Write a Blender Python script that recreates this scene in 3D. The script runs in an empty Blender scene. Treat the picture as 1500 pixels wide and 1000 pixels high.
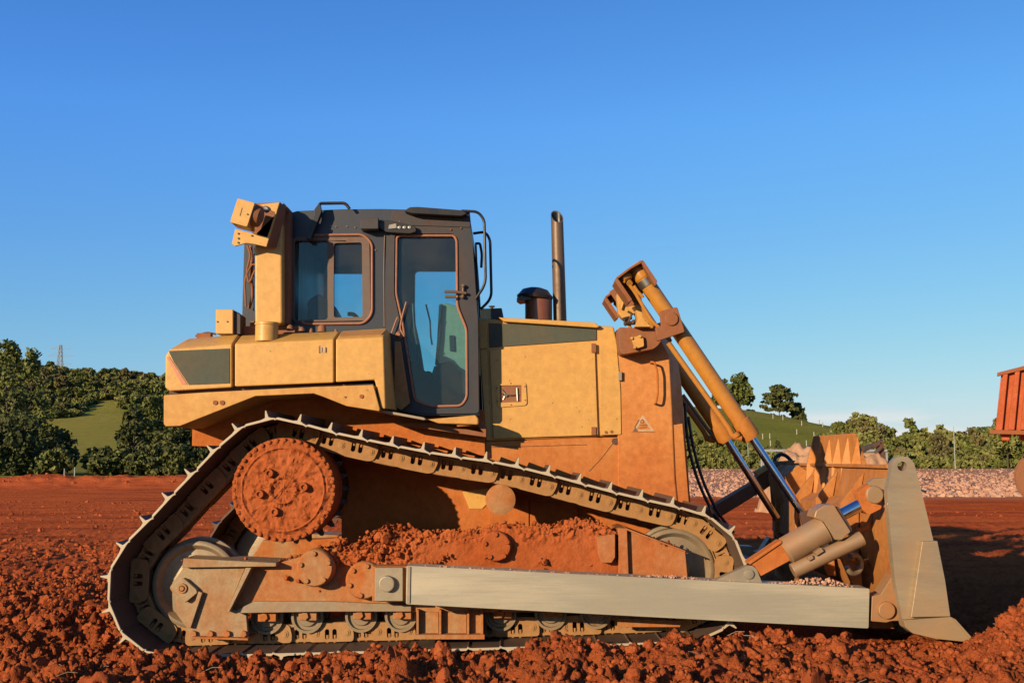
import bpy, bmesh, math, random
import numpy as np
from mathutils import Vector, Matrix
from mathutils.geometry import tessellate_polygon
PI = math.pi
rnd = random.Random(7)
sc = bpy.context.scene

# ------------------------------------------------------------------ camera
FPX = 1575.0                      # focal length in pixels of the 1500 px wide photograph
PITCH = math.atan(172 / FPX)
CAMZ = 1.25
cam = bpy.data.cameras.new('camera'); camo = bpy.data.objects.new('camera', cam)
sc.collection.objects.link(camo); sc.camera = camo
cam.sensor_width = 36; cam.lens = FPX / 1500 * 36
cam.clip_start = 0.1; cam.clip_end = 5000
camo.location = (0, 0, CAMZ); camo.rotation_euler = (math.radians(90) + PITCH, 0, 0)
# ------------------------------------------------------------------ light
SUN_EL, SUN_AZ = 13.5, 40.0       # degrees; the sun stands behind the camera on the left
w = bpy.data.worlds.new('World'); sc.world = w; w.use_nodes = True
wn = w.node_tree; wn.nodes.clear()
sky = wn.nodes.new('ShaderNodeTexSky'); sky.sky_type = 'NISHITA'; sky.sun_disc = False
sky.sun_elevation = math.radians(SUN_EL + 8); sky.sun_rotation = math.radians(180 + SUN_AZ)
sky.air_density = 1.0; sky.dust_density = 0.15; sky.ozone_density = 3.0; sky.altitude = 0
hs = wn.nodes.new('ShaderNodeHueSaturation'); hs.inputs['Saturation'].default_value = 1.0; hs.inputs['Hue'].default_value = 0.5
bg = wn.nodes.new('ShaderNodeBackground'); bg.inputs['Strength'].default_value = 0.092
wo = wn.nodes.new('ShaderNodeOutputWorld')
wn.links.new(sky.outputs[0], hs.inputs['Color'])
# tone of the clear air: a deeper blue overhead, less glare towards the horizon
_sp = wn.nodes.new('ShaderNodeSeparateColor'); _cb = wn.nodes.new('ShaderNodeCombineColor'); wn.links.new(hs.outputs[0], _sp.inputs[0])
for _i, (_a, _b) in enumerate(((.50, -.12), (1.02, .50), (3.0, 2.7))):
    m1 = wn.nodes.new('ShaderNodeMath'); m1.operation = 'MULTIPLY_ADD'; m1.inputs[1].default_value = _b * .14; m1.inputs[2].default_value = 1.0
    m2 = wn.nodes.new('ShaderNodeMath'); m2.operation = 'MULTIPLY'; m2.inputs[1].default_value = _a
    m3 = wn.nodes.new('ShaderNodeMath'); m3.operation = 'DIVIDE'
    wn.links.new(_sp.outputs[_i], m1.inputs[0]); wn.links.new(_sp.outputs[_i], m2.inputs[0]); wn.links.new(m2.outputs[0], m3.inputs[0]); wn.links.new(m1.outputs[0], m3.inputs[1]); wn.links.new(m3.outputs[0], _cb.inputs[_i])
_tc = wn.nodes.new('ShaderNodeTexCoord'); _sx = wn.nodes.new('ShaderNodeSeparateXYZ'); wn.links.new(_tc.outputs['Generated'], _sx.inputs[0])
_cr = wn.nodes.new('ShaderNodeValToRGB'); _e = _cr.color_ramp.elements
_e[0].position = 0.0; _e[0].color = (.90, .92, .93, 1); _e[1].position = .52; _e[1].color = (.74, .84, .86, 1)
for _p, _c in ((.10, (.96, .97, .98)), (.20, (.96, 1.0, 1.1)), (.30, (.97, 1.08, 1.22)), (.40, (.86, .97, 1.08))):
    _q = _e.new(_p); _q.color = (*_c, 1)
_mm = wn.nodes.new('ShaderNodeMix'); _mm.data_type = 'RGBA'; _mm.blend_type = 'MULTIPLY'; _mm.inputs[0].default_value = 1
wn.links.new(_sx.outputs[2], _cr.inputs[0]); wn.links.new(_cb.outputs[0], _mm.inputs[6]); wn.links.new(_cr.outputs[0], _mm.inputs[7]); skyg = _mm.outputs[2]
# a few thin clouds low over the horizon
tc = wn.nodes.new('ShaderNodeTexCoord'); sx = wn.nodes.new('ShaderNodeSeparateXYZ')
mp = wn.nodes.new('ShaderNodeMapping'); mp.inputs['Scale'].default_value = (9, 9, 60)
nz = wn.nodes.new('ShaderNodeTexNoise'); nz.inputs['Scale'].default_value = 1.0; nz.inputs['Detail'].default_value = 6
cr = wn.nodes.new('ShaderNodeMapRange'); cr.inputs['From Min'].default_value = 0.47; cr.inputs['From Max'].default_value = 0.66
zr = wn.nodes.new('ShaderNodeMapRange'); zr.inputs['From Min'].default_value = 0.055; zr.inputs['From Max'].default_value = 0.02
mul = wn.nodes.new('ShaderNodeMath'); mul.operation = 'MULTIPLY'
mul2 = wn.nodes.new('ShaderNodeMath'); mul2.operation = 'MULTIPLY'; mul2.inputs[1].default_value = 0.75
mx = wn.nodes.new('ShaderNodeMix'); mx.data_type = 'RGBA'; mx.inputs[7].default_value = (7.0, 6.2, 5.9, 1)
L = wn.links.new
L(tc.outputs['Generated'], mp.inputs[0]); L(tc.outputs['Generated'], sx.inputs[0]); L(mp.outputs[0], nz.inputs['Vector'])
L(nz.outputs[0], cr.inputs['Value']); L(sx.outputs[2], zr.inputs['Value'])
L(cr.outputs[0], mul.inputs[0]); L(zr.outputs[0], mul.inputs[1]); L(mul.outputs[0], mul2.inputs[0])
L(mul2.outputs[0], mx.inputs[0]); L(skyg, mx.inputs[6]); L(mx.outputs[2], bg.inputs[0]); L(bg.outputs[0], wo.inputs[0])
sl = bpy.data.lights.new('sun', 'SUN'); slo = bpy.data.objects.new('sun', sl); sc.collection.objects.link(slo)
sl.energy = 5.0; sl.angle = math.radians(0.55); sl.color = (1.0, 0.79, 0.53)
_el, _az = math.radians(SUN_EL), math.radians(SUN_AZ)
sdir = Vector((math.sin(_az) * math.cos(_el), math.cos(_az) * math.cos(_el), -math.sin(_el)))
slo.rotation_euler = sdir.to_track_quat('-Z', 'Y').to_euler(); slo.location = (-20, -20, 12)
sc.view_settings.view_transform = 'Standard'; sc.view_settings.look = 'None'
sc.view_settings.exposure = 0.6; sc.view_settings.gamma = 1.0
sc.render.engine = 'CYCLES'
sc.cycles.max_bounces = 5; sc.cycles.diffuse_bounces = 2; sc.cycles.transparent_max_bounces = 12

# ------------------------------------------------------------------ helpers
def P(px, py, Y):
    dx = (px - 750) / FPX; dy = (500 - py) / FPX
    cy = math.cos(PITCH) - dy * math.sin(PITCH); cz = math.sin(PITCH) + dy * math.cos(PITCH)
    t = Y / cy
    return Vector((dx * t, Y, CAMZ + cz * t))
def zz(k, *pts):   # points read in an enlarged crop of the photograph -> photograph pixels
    x0, y0, s = {'A': (220, 270, .23), 'B': (540, 280, .23), 'C': (220, 460, .23), 'D': (540, 460, .23), 'E': (860, 370, .23),
                 'F': (860, 560, .23), 'G': (1160, 620, .23), 'H': (1000, 760, .30667), 'I': (140, 590, .23), 'J': (140, 770, .23),
                 'K': (400, 600, .23), 'L': (400, 770, .23), 'M': (700, 640, .26667), 'N': (700, 800, .26667),
                 'T': (325, 280, .09), 'U': (885, 375, .15), 'V': (1130, 680, .12), 'W': (1180, 780, .15), 'X': (1030, 620, .12), 'Y': (570, 330, .28)}[k]
    return [(x0 + a * s, y0 + b * s) for a, b in pts]
class MB:
    def __init__(s): s.v = []; s.f = []; s.sm = []
    def add(s, vs, fs, smooth=False):
        n = len(s.v); s.v += [Vector(v) for v in vs]
        for f in fs: s.f.append([i + n for i in f]); s.sm.append(smooth)
        return s
    def loft(s, rings, cap=True, closed=True, smooth=False):
        n = len(rings[0]); vs = [p for r in rings for p in r]; fs = []
        for k in range(len(rings) - 1):
            for i in range(n if closed else n - 1):
                j = (i + 1) % n
                fs.append([k * n + i, k * n + j, (k + 1) * n + j, (k + 1) * n + i])
        s.add(vs, fs, smooth)
        if cap:
            s.add(rings[0], [list(range(n))]); s.add(rings[-1], [list(range(n))])
        return s
    def prism(s, pts, Y0, Y1, px=True, holes=()):
        """outline (photograph px at plane Y0, or (X,Z) pairs) pushed back from Y0 to Y1, with optional holes"""
        cv = (lambda q: [P(a, b, Y0) for a, b in q]) if px else (lambda q: [Vector((a, Y0, b)) for a, b in q])
        f = cv(pts); d = Vector((0, Y1 - Y0, 0))
        if not holes: return s.loft([f, [p + d for p in f]])
        loops = [f] + [cv(h) for h in holes]
        tris = tessellate_polygon([[Vector((p.x, p.z, 0)) for p in l] for l in loops])
        flat = [p for l in loops for p in l]; n = len(flat)
        vs = flat + [p + d for p in flat]
        fs = [list(t) for t in tris] + [[i + n for i in t] for t in tris]
        o = 0
        for l in loops:
            m = len(l)
            for i in range(m):
                j = (i + 1) % m; fs.append([o + i, o + j, o + j + n, o + i + n])
            o += m
        return s.add(vs, fs)
    def box(s, a, b):
        x0, y0, z0 = a; x1, y1, z1 = b
        return s.loft([[Vector((x0, y, z0)), Vector((x1, y, z0)), Vector((x1, y, z1)), Vector((x0, y, z1))] for y in (y0, y1)])
    def lathe(s, c, ax, prof, n=40, smooth=True):
        """prof = [(distance along the axis, radius)]"""
        ax = Vector(ax).normalized(); u = ax.orthogonal().normalized(); v = ax.cross(u); rings = []
        for d, r in prof:
            rings.append([Vector(c) + ax * d + (u * math.cos(2 * PI * k / n) + v * math.sin(2 * PI * k / n)) * max(r, 1e-4) for k in range(n)])
        s.loft(rings, cap=False, smooth=smooth)
        s.add(rings[0], [list(range(n))]); s.add(rings[-1], [list(range(n))])
        return s
    def cyl(s, a, b, r, r2=None, n=28):
        a = Vector(a); b = Vector(b); return s.lathe(a, b - a, [(0, r), ((b - a).length, r if r2 is None else r2)], n)
    def tube(s, pts, r, n=10):
        pts = [Vector(p) for p in pts]; rings = []; u = None
        for i, p in enumerate(pts):
            t = (pts[min(i + 1, len(pts) - 1)] - pts[max(i - 1, 0)]).normalized()
            if u is None: u = t.orthogonal().normalized()
            u = (u - t * u.dot(t)).normalized(); v = t.cross(u)
            rr = r(i / (len(pts) - 1)) if callable(r) else r
            rings.append([p + (u * math.cos(2 * PI * k / n) + v * math.sin(2 * PI * k / n)) * rr for k in range(n)])
        s.loft(rings, cap=False, smooth=True); s.add(rings[0], [list(range(n))]); s.add(rings[-1], [list(range(n))])
        return s
def rc(pts, r, n=5):
    """round the corners of a closed outline"""
    out = []; m = len(pts)
    for i in range(m):
        p0 = Vector(pts[i - 1]); p = Vector(pts[i]); p1 = Vector(pts[(i + 1) % m])
        a = p0 - p; b = p1 - p; d = min(r, a.length * .45, b.length * .45)
        s_ = p + a.normalized() * d; e = p + b.normalized() * d
        for k in range(n + 1):
            t = k / n; q = s_ * (1 - t) ** 2 + p * 2 * t * (1 - t) + e * t * t; out.append(tuple(q))
    return out
def ro(pts, r, n=5):
    """round the corners of an open path of vectors"""
    pts = [Vector(p) for p in pts]; out = [pts[0]]
    for i in range(1, len(pts) - 1):
        p = pts[i]; a = pts[i - 1] - p; b = pts[i + 1] - p; d = min(r, a.length * .48, b.length * .48)
        s_ = p + a.normalized() * d; e = p + b.normalized() * d
        for k in range(n + 1):
            t = k / n; out.append(s_ * (1 - t) ** 2 + p * 2 * t * (1 - t) + e * t * t)
    out.append(pts[-1]); return out
def circ(cx, cy, r, n=24, ry=None):
    return [(cx + r * math.cos(2 * PI * k / n), cy + (ry or r) * math.sin(2 * PI * k / n)) for k in range(n)]
col = sc.collection
def mesh_from(mb, name, off=Vector((0, 0, 0)), ang=32):
    me = bpy.data.meshes.new(name)
    me.from_pydata([tuple(v - off) for v in mb.v], [], mb.f)
    bm = bmesh.new(); bm.from_mesh(me)
    for f, s_ in zip(bm.faces, mb.sm): f.smooth = s_
    bmesh.ops.remove_doubles(bm, verts=bm.verts, dist=1e-6)
    bmesh.ops.recalc_face_normals(bm, faces=bm.faces)
    bm.to_mesh(me); bm.free()
    return me
def wloc(o):
    l = Vector((0, 0, 0))
    while o: l = l + o.location; o = o.parent
    return l
def part(name, mb, mat, parent=None, bevel=0.004, label=None, origin=None):
    off = Vector(origin) if origin is not None else (wloc(parent) if parent else Vector((0, 0, 0)))
    me = mesh_from(mb, name, off); me.materials.append(mat)
    o = bpy.data.objects.new(name, me); col.objects.link(o)
    if parent: o.parent = parent; o.location = off - wloc(parent)
    else: o.location = off
    if bevel:
        for p in me.polygons: p.use_smooth = True
        md = o.modifiers.new('bevel', 'BEVEL'); md.width = bevel; md.segments = 2; md.limit_method = 'ANGLE'; md.angle_limit = math.radians(32)
        md.harden_normals = True
    else:
        try: me.set_sharp_from_angle(angle=math.radians(35))
        except Exception: pass
    if label: o['label'] = label
    return o
def thing(name, loc, label, cat, group=None, rotz=0):
    o = bpy.data.objects.new(name, None); col.objects.link(o); o.location = loc; o.rotation_euler = (0, 0, rotz)
    o.empty_display_size = .2; tag(o, label, cat, group); return o
def tag(o, label, cat, group=None, kind=None):
    if label: o['label'] = label
    if cat: o['category'] = cat
    if group: o['group'] = group
    if kind: o['kind'] = kind
    return o
def np_mesh(name, V, F, mat, smooth=True):
    me = bpy.data.meshes.new(name); V = np.asarray(V, np.float32); F = np.asarray(F, np.int32); k = F.shape[1]
    me.vertices.add(len(V)); me.vertices.foreach_set('co', V.ravel())
    me.loops.add(F.size); me.loops.foreach_set('vertex_index', F.ravel())
    me.polygons.add(len(F)); me.polygons.foreach_set('loop_start', np.arange(0, F.size, k, dtype=np.int32))
    me.polygons.foreach_set('loop_total', np.full(len(F), k, np.int32))
    me.polygons.foreach_set('use_smooth', np.full(len(F), smooth, bool))
    me.update(calc_edges=True); me.materials.append(mat); return me
# numpy gradient noise
_rs = np.random.RandomState(3); _perm = _rs.permutation(512); _perm = np.concatenate([_perm, _perm, _perm])
_g3 = _rs.normal(size=(512, 3)); _g3 /= np.linalg.norm(_g3, axis=1)[:, None]
def noise3(x, y, z):
    xi = np.floor(x).astype(int); yi = np.floor(y).astype(int); zi = np.floor(z).astype(int)
    xf = x - xi; yf = y - yi; zf = z - zi
    f = lambda t: t * t * t * (t * (t * 6 - 15) + 10)
    u, v, q = f(xf), f(yf), f(zf); r = 0
    for a in (0, 1):
        for b in (0, 1):
            for c in (0, 1):
                h = _perm[(_perm[(_perm[(xi + a) & 511] + yi + b) & 511] + zi + c) & 511] & 511
                g = _g3[h]; d = g[..., 0] * (xf - a) + g[..., 1] * (yf - b) + g[..., 2] * (zf - c)
                r = r + d * (u if a else 1 - u) * (v if b else 1 - v) * (q if c else 1 - q)
    return r * 1.6
def fbm(x, y, z, o=4, g=.5):
    s_ = 0; a = 1; k = 1
    for i in range(o): s_ = s_ + a * noise3(x * k + 17 * i, y * k, z * k); a *= g; k *= 2.03
    return s_
def sstep(a, b, x): t = np.clip((x - a) / (b - a), 0, 1); return t * t * (3 - 2 * t)

# ------------------------------------------------------------------ materials
def base_mat(name):
    m = bpy.data.materials.new(name); m.use_nodes = True; n = m.node_tree; b = n.nodes['Principled BSDF']; return m, n, b
def N(n, t, **kw):
    o = n.nodes.new(t)
    for k, v in kw.items():
        if k in o.inputs: o.inputs[k].default_value = v
        else: setattr(o, k, v)
    return o
def noise_node(n, scale, detail=6, sc3=None, rough=.6, vec=None):
    g = n.nodes.new('ShaderNodeNewGeometry'); m = n.nodes.new('ShaderNodeMapping'); m.inputs['Scale'].default_value = sc3 or (1, 1, 1)
    t = n.nodes.new('ShaderNodeTexNoise'); t.inputs['Scale'].default_value = scale; t.inputs['Detail'].default_value = detail; t.inputs['Roughness'].default_value = rough
    n.links.new(g.outputs['Position'], m.inputs[0]); n.links.new(m.outputs[0], t.inputs['Vector']); return t
def rng(n, src, a, b, c=0., d=1.):
    r = n.nodes.new('ShaderNodeMapRange'); r.inputs[1].default_value = a; r.inputs[2].default_value = b; r.inputs[3].default_value = c; r.inputs[4].default_value = d
    n.links.new(src, r.inputs[0]); return r.outputs[0]
def mixc(n, fac, a, b):
    m = n.nodes.new('ShaderNodeMix'); m.data_type = 'RGBA'
    for s_, v in ((6, a), (7, b)):
        if isinstance(v, tuple): m.inputs[s_].default_value = (*v, 1)
        else: n.links.new(v, m.inputs[s_])
    if isinstance(fac, float): m.inputs[0].default_value = fac
    else: n.links.new(fac, m.inputs[0])
    return m.outputs[2]
def math_(n, op, a, b):
    m = n.nodes.new('ShaderNodeMath'); m.operation = op
    for i, v in ((0, a), (1, b)):
        if isinstance(v, (int, float)): m.inputs[i].default_value = v
        else: n.links.new(v, m.inputs[i])
    return m.outputs[0]
def bump(n, b, src, strength=.3, dist=.01):
    bp = n.nodes.new('ShaderNodeBump'); bp.inputs['Strength'].default_value = strength; bp.inputs['Distance'].default_value = dist
    n.links.new(src, bp.inputs['Height']); n.links.new(bp.outputs[0], b.inputs['Normal']); return bp
MUD = (0.47, 0.135, 0.040)
def dusty(name, base, dirt=.3, rough=.5, metal=0., mud=MUD, bmp=.15, zdirt=None, base2=None, streak=True, amp=.35, chips=0.):
    """painted or bare metal under wind-blown red dust; zdirt=(z where fully muddy, z where clean)"""
    m, n, b = base_mat(name)
    n1 = noise_node(n, 1.6, 7); n2 = noise_node(n, 22, 5, rough=.7)
    n3 = noise_node(n, 7, 4, (1, 1, .14)) if streak else noise_node(n, 7, 4)
    f = math_(n, 'ADD', math_(n, 'MULTIPLY', n1.outputs[0], .55), math_(n, 'MULTIPLY', n3.outputs[0], .3))
    f = math_(n, 'ADD', f, math_(n, 'MULTIPLY', n2.outputs[0], .15))
    f = rng(n, f, .36, .66, -amp, amp)
    f = math_(n, 'ADD', f, dirt)
    if zdirt:
        g = n.nodes.new('ShaderNodeNewGeometry'); s3 = n.nodes.new('ShaderNodeSeparateXYZ'); n.links.new(g.outputs['Position'], s3.inputs[0])
        f = math_(n, 'ADD', f, rng(n, s3.outputs[2], zdirt[0], zdirt[1], .75, 0.))
    cl = n.nodes.new('ShaderNodeClamp'); n.links.new(f, cl.inputs[0]); f = cl.outputs[0]
    bc = mixc(n, rng(n, n2.outputs[0], .35, .7), base, base2 or tuple(c * .82 for c in base))
    mc = mixc(n, rng(n, n2.outputs[0], .3, .7), mud, tuple(c * .72 for c in mud))
    c = mixc(n, f, bc, mc)
    if chips:
        n6 = noise_node(n, 34, 3, rough=.5); c = mixc(n, rng(n, n6.outputs[0], .70, .73, 0, chips), c, (.16, .075, .03))
        n7 = noise_node(n, 5, 5, (1, 1, .09), .7); c = mixc(n, rng(n, n7.outputs[0], .58, .75, 0, .35), c, mud)
    n.links.new(c, b.inputs['Base Color'])
    n.links.new(rng(n, f, 0, 1, rough, .93), b.inputs['Roughness'])
    if metal: n.links.new(rng(n, f, 0, .6, metal, 0.), b.inputs['Metallic'])
    n.links.new(rng(n, f, 0, .7, .4, .05), b.inputs['Specular IOR Level'])
    n4 = noise_node(n, 70, 6, rough=.7); bump(n, b, n4.outputs[0], bmp, .006)
    return m
YEL = (0.76, 0.405, 0.092)
paint = dusty('ochre_paint', YEL, .06, .42, bmp=.05, amp=.15, chips=.7, mud=(.62, .26, .10))
paint_mid = dusty('dusty_ochre_paint', YEL, .22, .5, bmp=.08, amp=.2, chips=.6, mud=(.60, .23, .09))
paint_hood = dusty('hood_paint', YEL, .12, .5, bmp=.07, amp=.16, chips=.6, mud=(.64, .27, .10), zdirt=(.80, 1.25))
paint_low = dusty('muddy_paint', (.66, .22, .055), .72, .6, mud=(.58, .165, .042), bmp=.45)
paint_cyl = dusty('cylinder_paint', (.58, .245, .034), .02, .30, mud=(.60, .18, .045), bmp=.05, amp=.2, zdirt=(1.0, 2.0))
rust = dusty('rusty_brown_cast', (.30, .125, .055), .28, .7, bmp=.25)
tank_top = dusty('tank_top_paint', (.50, .23, .065), .2, .6)
cabm = dusty('charcoal_cab_paint', (.030, .036, .050), .02, .42, mud=(.13, .10, .085), bmp=.05, amp=.22)
cabd = dusty('dusty_cab_paint', (.035, .037, .043), .10, .5, mud=(.20, .11, .07), bmp=.05)
black = dusty('black_rubber_metal', (.012, .012, .013), .03, .4, mud=(.12, .07, .05), bmp=.05)
grille = dusty('perforated_grille', (.085, .095, .065), .06, .8, mud=(.3, .19, .1), bmp=.3)
pinkseal = dusty('salmon_window_seal', (.42, .17, .09), .1, .6, mud=(.5, .22, .12), bmp=.05)
brownseal = dusty('dusty_brown_frame', (.16, .105, .075), .1, .6, bmp=.05)
track_m = dusty('track_link_steel', (.46, .235, .082), .22, .6, .15, mud=(.44, .19, .07), bmp=.25)
shoe_m = dusty('track_shoe_steel', (.135, .085, .060), .06, .6, .15, mud=(.26, .10, .05), bmp=.2)
def _worn_edge(m, c2):      # the outer side edges of the shoes are ground bright by the stones
    n = m.node_tree; b = n.nodes['Principled BSDF']; g = n.nodes.new('ShaderNodeNewGeometry'); s3 = n.nodes.new('ShaderNodeSeparateXYZ'); n.links.new(g.outputs['Position'], s3.inputs[0])
    f = math_(n, 'LESS_THAN', s3.outputs[1], 7.012); src = b.inputs['Base Color'].links[0].from_socket
    n.links.new(mixc(n, f, src, c2), b.inputs['Base Color'])
_worn_edge(shoe_m, (.56, .45, .30))
steel = dusty('worn_steel', (.42, .34, .23), .05, .5, .35, mud=(.48, .24, .11), bmp=.1)
idler_m = dusty('idler_steel', (.34, .26, .16), .22, .4, .3, mud=(.42, .19, .08), bmp=.15)
frame_m = dusty('track_frame_paint', (.44, .25, .105), .60, .6, mud=(.60, .17, .045), bmp=.6, amp=.8)
support_m = dusty('support_plate_steel', (.40, .27, .135), .25, .55, .1, mud=(.54, .18, .055), bmp=.35, amp=.7)
rail_m = dusty('rubbed_rail_steel', (.36, .27, .165), .18, .5, .2, mud=(.50, .22, .09), bmp=.2, amp=.5)
mudm = dusty('caked_mud', (.56, .145, .038), .5, .95, mud=(.42, .092, .024), bmp=1.0, streak=False)
exh = dusty('rusty_exhaust', (.20, .125, .075), .05, .5, .3, mud=(.3, .17, .09), bmp=.1)
truck_m = dusty('truck_orange', (.62, .115, .025), .3, .6, mud=(.36, .10, .04), bmp=.1)
tyre_m = dusty('muddy_tyre', (.28, .12, .055), .3, .9, mud=(.38, .14, .06), bmp=.4)
darkm = dusty('dark_grey_metal', (.05, .045, .04), .15, .6, bmp=.1)  # plain dark grey metal of sprocket, gland, seams and excavator
blade_m = dusty('blade_back_paint', (.60, .24, .055), .42, .6, mud=(.50, .16, .05), bmp=.3, amp=.6)
def scraped(name, c1, c2, mud, along=(1.2, 1.2, 26), rot=0., md=.6):
    m, n, b = base_mat(name)
    a = noise_node(n, 3.2, 8, along, .7); l = noise_node(n, 1.1, 5); s_ = noise_node(n, 40, 4, rough=.7)
    w_ = noise_node(n, 1.3, 5, (.5, 1, 3.5), .55)
    c = mixc(n, rng(n, math_(n, 'ADD', math_(n, 'MULTIPLY', a.outputs[0], .35), math_(n, 'MULTIPLY', w_.outputs[0], .65)), .43, .57), c1, c2)
    c = mixc(n, rng(n, l.outputs[0], .5 - (md - .6) * .4, .74 - (md - .6) * .3, 0, md), c, mud)
    c = mixc(n, rng(n, s_.outputs[0], .6, .8, 0, .35), c, mud)
    n.links.new(c, b.inputs['Base Color']); b.inputs['Metallic'].default_value = .25
    n.links.new(rng(n, a.outputs[0], .3, .7, .38, .62), b.inputs['Roughness'])
    bump(n, b, a.outputs[0], .10, .003)
    sc7 = noise_node(n, 6, 9, along, .85); c7 = mixc(n, rng(n, sc7.outputs[0], .60, .74, 0, .45), c, (.62, .56, .44)); sc8 = noise_node(n, 90, 4, rough=.8); c7 = mixc(n, rng(n, sc8.outputs[0], .55, .8, 0, .45), c7, tuple(q * .55 for q in c2)); n.links.new(c7, b.inputs['Base Color']); return m
arm_m = scraped('scraped_arm_steel', (.60, .51, .35), (.42, .37, .265), (.58, .38, .19))
plate_m = scraped('scraped_end_plate', (.42, .35, .225), (.29, .245, .17), (.54, .30, .12), (3, 3, 14), md=.8)
tilt_m = scraped('scraped_cylinder', (.40, .28, .16), (.30, .21, .12), (.58, .24, .075), (5, 5, 9), md=.95)
def simple(name, c, rough=.5, metal=0., **kw):
    m, n, b = base_mat(name); b.inputs['Base Color'].default_value = (*c, 1); b.inputs['Roughness'].default_value = rough; b.inputs['Metallic'].default_value = metal
    t = noise_node(n, 30, 4); n.links.new(mixc(n, rng(n, t.outputs[0], .3, .7), c, tuple(q * .8 for q in c)), b.inputs['Base Color'])
    return m
chrome = simple('chrome_rod', (.62, .60, .60), .14, 1.)
chrome_d = simple('dull_steel_band', (.5, .45, .38), .3, .9)
seatm = simple('seat_vinyl', (.02, .022, .028), .7)
dash_m = simple('cab_console', (.50, .52, .36), .6)
lens_m = simple('lamp_lens', (.42, .38, .30), .2)
decal_l = simple('faded_decal', (.66, .42, .22), .6); decal_d = simple('decal_ink', (.20, .10, .05), .6); decal_g = simple('decal_grey', (.34, .28, .15), .6)
salmon = simple('faded_reflector', (.72, .25, .13), .6)
def glassm():
    m = bpy.data.materials.new('tinted_glass'); m.use_nodes = True; n = m.node_tree; n.nodes.clear()
    t = N(n, 'ShaderNodeBsdfTransparent'); t.inputs[0].default_value = (.72, .90, .93, 1)
    g = N(n, 'ShaderNodeBsdfGlossy'); g.inputs['Roughness'].default_value = .05; g.inputs[0].default_value = (.8, .85, .9, 1)
    d = N(n, 'ShaderNodeBsdfDiffuse'); d.inputs[0].default_value = (.20, .17, .13, 1)
    lw = N(n, 'ShaderNodeFresnel'); lw.inputs[0].default_value = 1.45
    x = N(n, 'ShaderNodeMixShader'); x2 = N(n, 'ShaderNodeMixShader'); o = N(n, 'ShaderNodeOutputMaterial')
    n.links.new(lw.outputs[0], x.inputs[0]); n.links.new(t.outputs[0], x.inputs[1]); n.links.new(g.outputs[0], x.inputs[2])
    ns = noise_node(n, 3, 6); n.links.new(rng(n, ns.outputs[0], .35, .75, .02, .10), x2.inputs[0])
    n.links.new(x.outputs[0], x2.inputs[1]); n.links.new(d.outputs[0], x2.inputs[2]); n.links.new(x2.outputs[0], o.inputs[0]); return m
glass = glassm()

# ------------------------------------------------------------------ ground
HPX = [-900, -400, -230, -170, -110, -40, 30, 58, 78, 100, 122, 170, 260, 900]
HPZ = [34, 33, 30, 27.5, 24, 22, 20.5, 17.5, 14.5, 9.5, 5.0, 2.0, 1.0, 1.0]
def hill(x, y):
    return np.interp(x / np.maximum(y, 350.) * 350., HPX, HPZ) * sstep(165, 350, y) * (1 + np.clip((y - 350) / 3000., 0, 1))
def height(x, y):
    z = np.clip(.02 * x, -.09, .10) * sstep(60, 20, y)
    near = sstep(7.05, 6.7, y)
    amp = .042 + .032 * near * (1 - .45 * sstep(1.0, 2.0, x))
    amp = np.where(y > 7.0, .03 + .045 * sstep(-2.4, -3.0, x + .0 * y) * sstep(15, 8, y), amp)
    amp = amp * (1 - .72 * sstep(14, 26, y)) * sstep(1600, 60, y)
    l1 = 1 - np.abs(noise3(x * 2.3, y * 2.3, 0 * x + 3.1)) * 2.2
    l2 = np.abs(noise3(x * 6.1, y * 6.1, 0 * x + 7.7)); l3 = np.abs(noise3(x * 14.7, y * 14.7, 0 * x + 1.7)); l4 = np.abs(noise3(x * 33., y * 33., 0 * x + 5.2))
    fine = sstep(30, 12, y)
    z = z + amp * (noise3(x * 1.1, y * 1.1, 0 * x) * 1.2 - l1 * .45 + (l2 * 1.5 + l3 * 1.1 * fine + l4 * .7 * fine + .5 * fine * np.abs(noise3(x * 71., y * 71., 0 * x + 2.2))) - .55)
    z = z + .055 * near * noise3(x * 1.7, y * 2.6, 0 * x + 12.3)
    s_ = .10 + .90 * sstep(-1.5, -.6, x) - .75 * sstep(1.85, 2.3, x)
    z = z + .088 * np.exp(-((y - 6.45) / .42) ** 2) * s_
    z = z + .34 * np.exp(-((x - 3.1) ** 2 + (y - 6.25) ** 2) / .12) + .12 * np.exp(-((x - 3.0) ** 2 + (y - 5.4) ** 2) / .4)
    # ruts where the machine has driven
    z = z - .03 * np.exp(-((y - 13 - .05 * x) / .5) ** 2) * sstep(-2, -4, x)
    lb = sstep(-4, -9, x)
    z = z + (.46 + .22 * noise3(x * .35, y * .3, 0 * x + 2) + .12 * noise3(x * 1.6, y * 1.6, 0 * x + 8)) * np.exp(-((y - 50) / 3.2) ** 2) * lb
    rb = sstep(2, 6, x)
    z = z + .28 * np.exp(-((y - 108) / 9) ** 2) * rb
    z = z + hill(x, y) + fbm(x * .02, y * .02, 0 * x, 3) * 1.2 * sstep(180, 320, y)
    return z
def hz(x, y): return float(height(np.array([float(x)]), np.array([float(y)]))[0])
ys = np.concatenate([np.linspace(-14, 4.6, 50), np.linspace(4.65, 8.4, 330), 8.4 * np.exp(np.linspace(0, math.log(3500 / 8.4), 560))[1:]])
us = np.linspace(-1, 1, 1001)
hw = 3.6 + np.clip(ys, 2, None) * .62 + 18 * sstep(3.5, -4, ys) + 25 * sstep(20, 60, ys)
GX = us[None, :] * hw[:, None]; GY = np.repeat(ys[:, None], len(us), 1)
GZ = height(GX, GY)
R_, C_ = GX.shape; idx = np.arange(R_ * C_).reshape(R_, C_)
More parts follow.
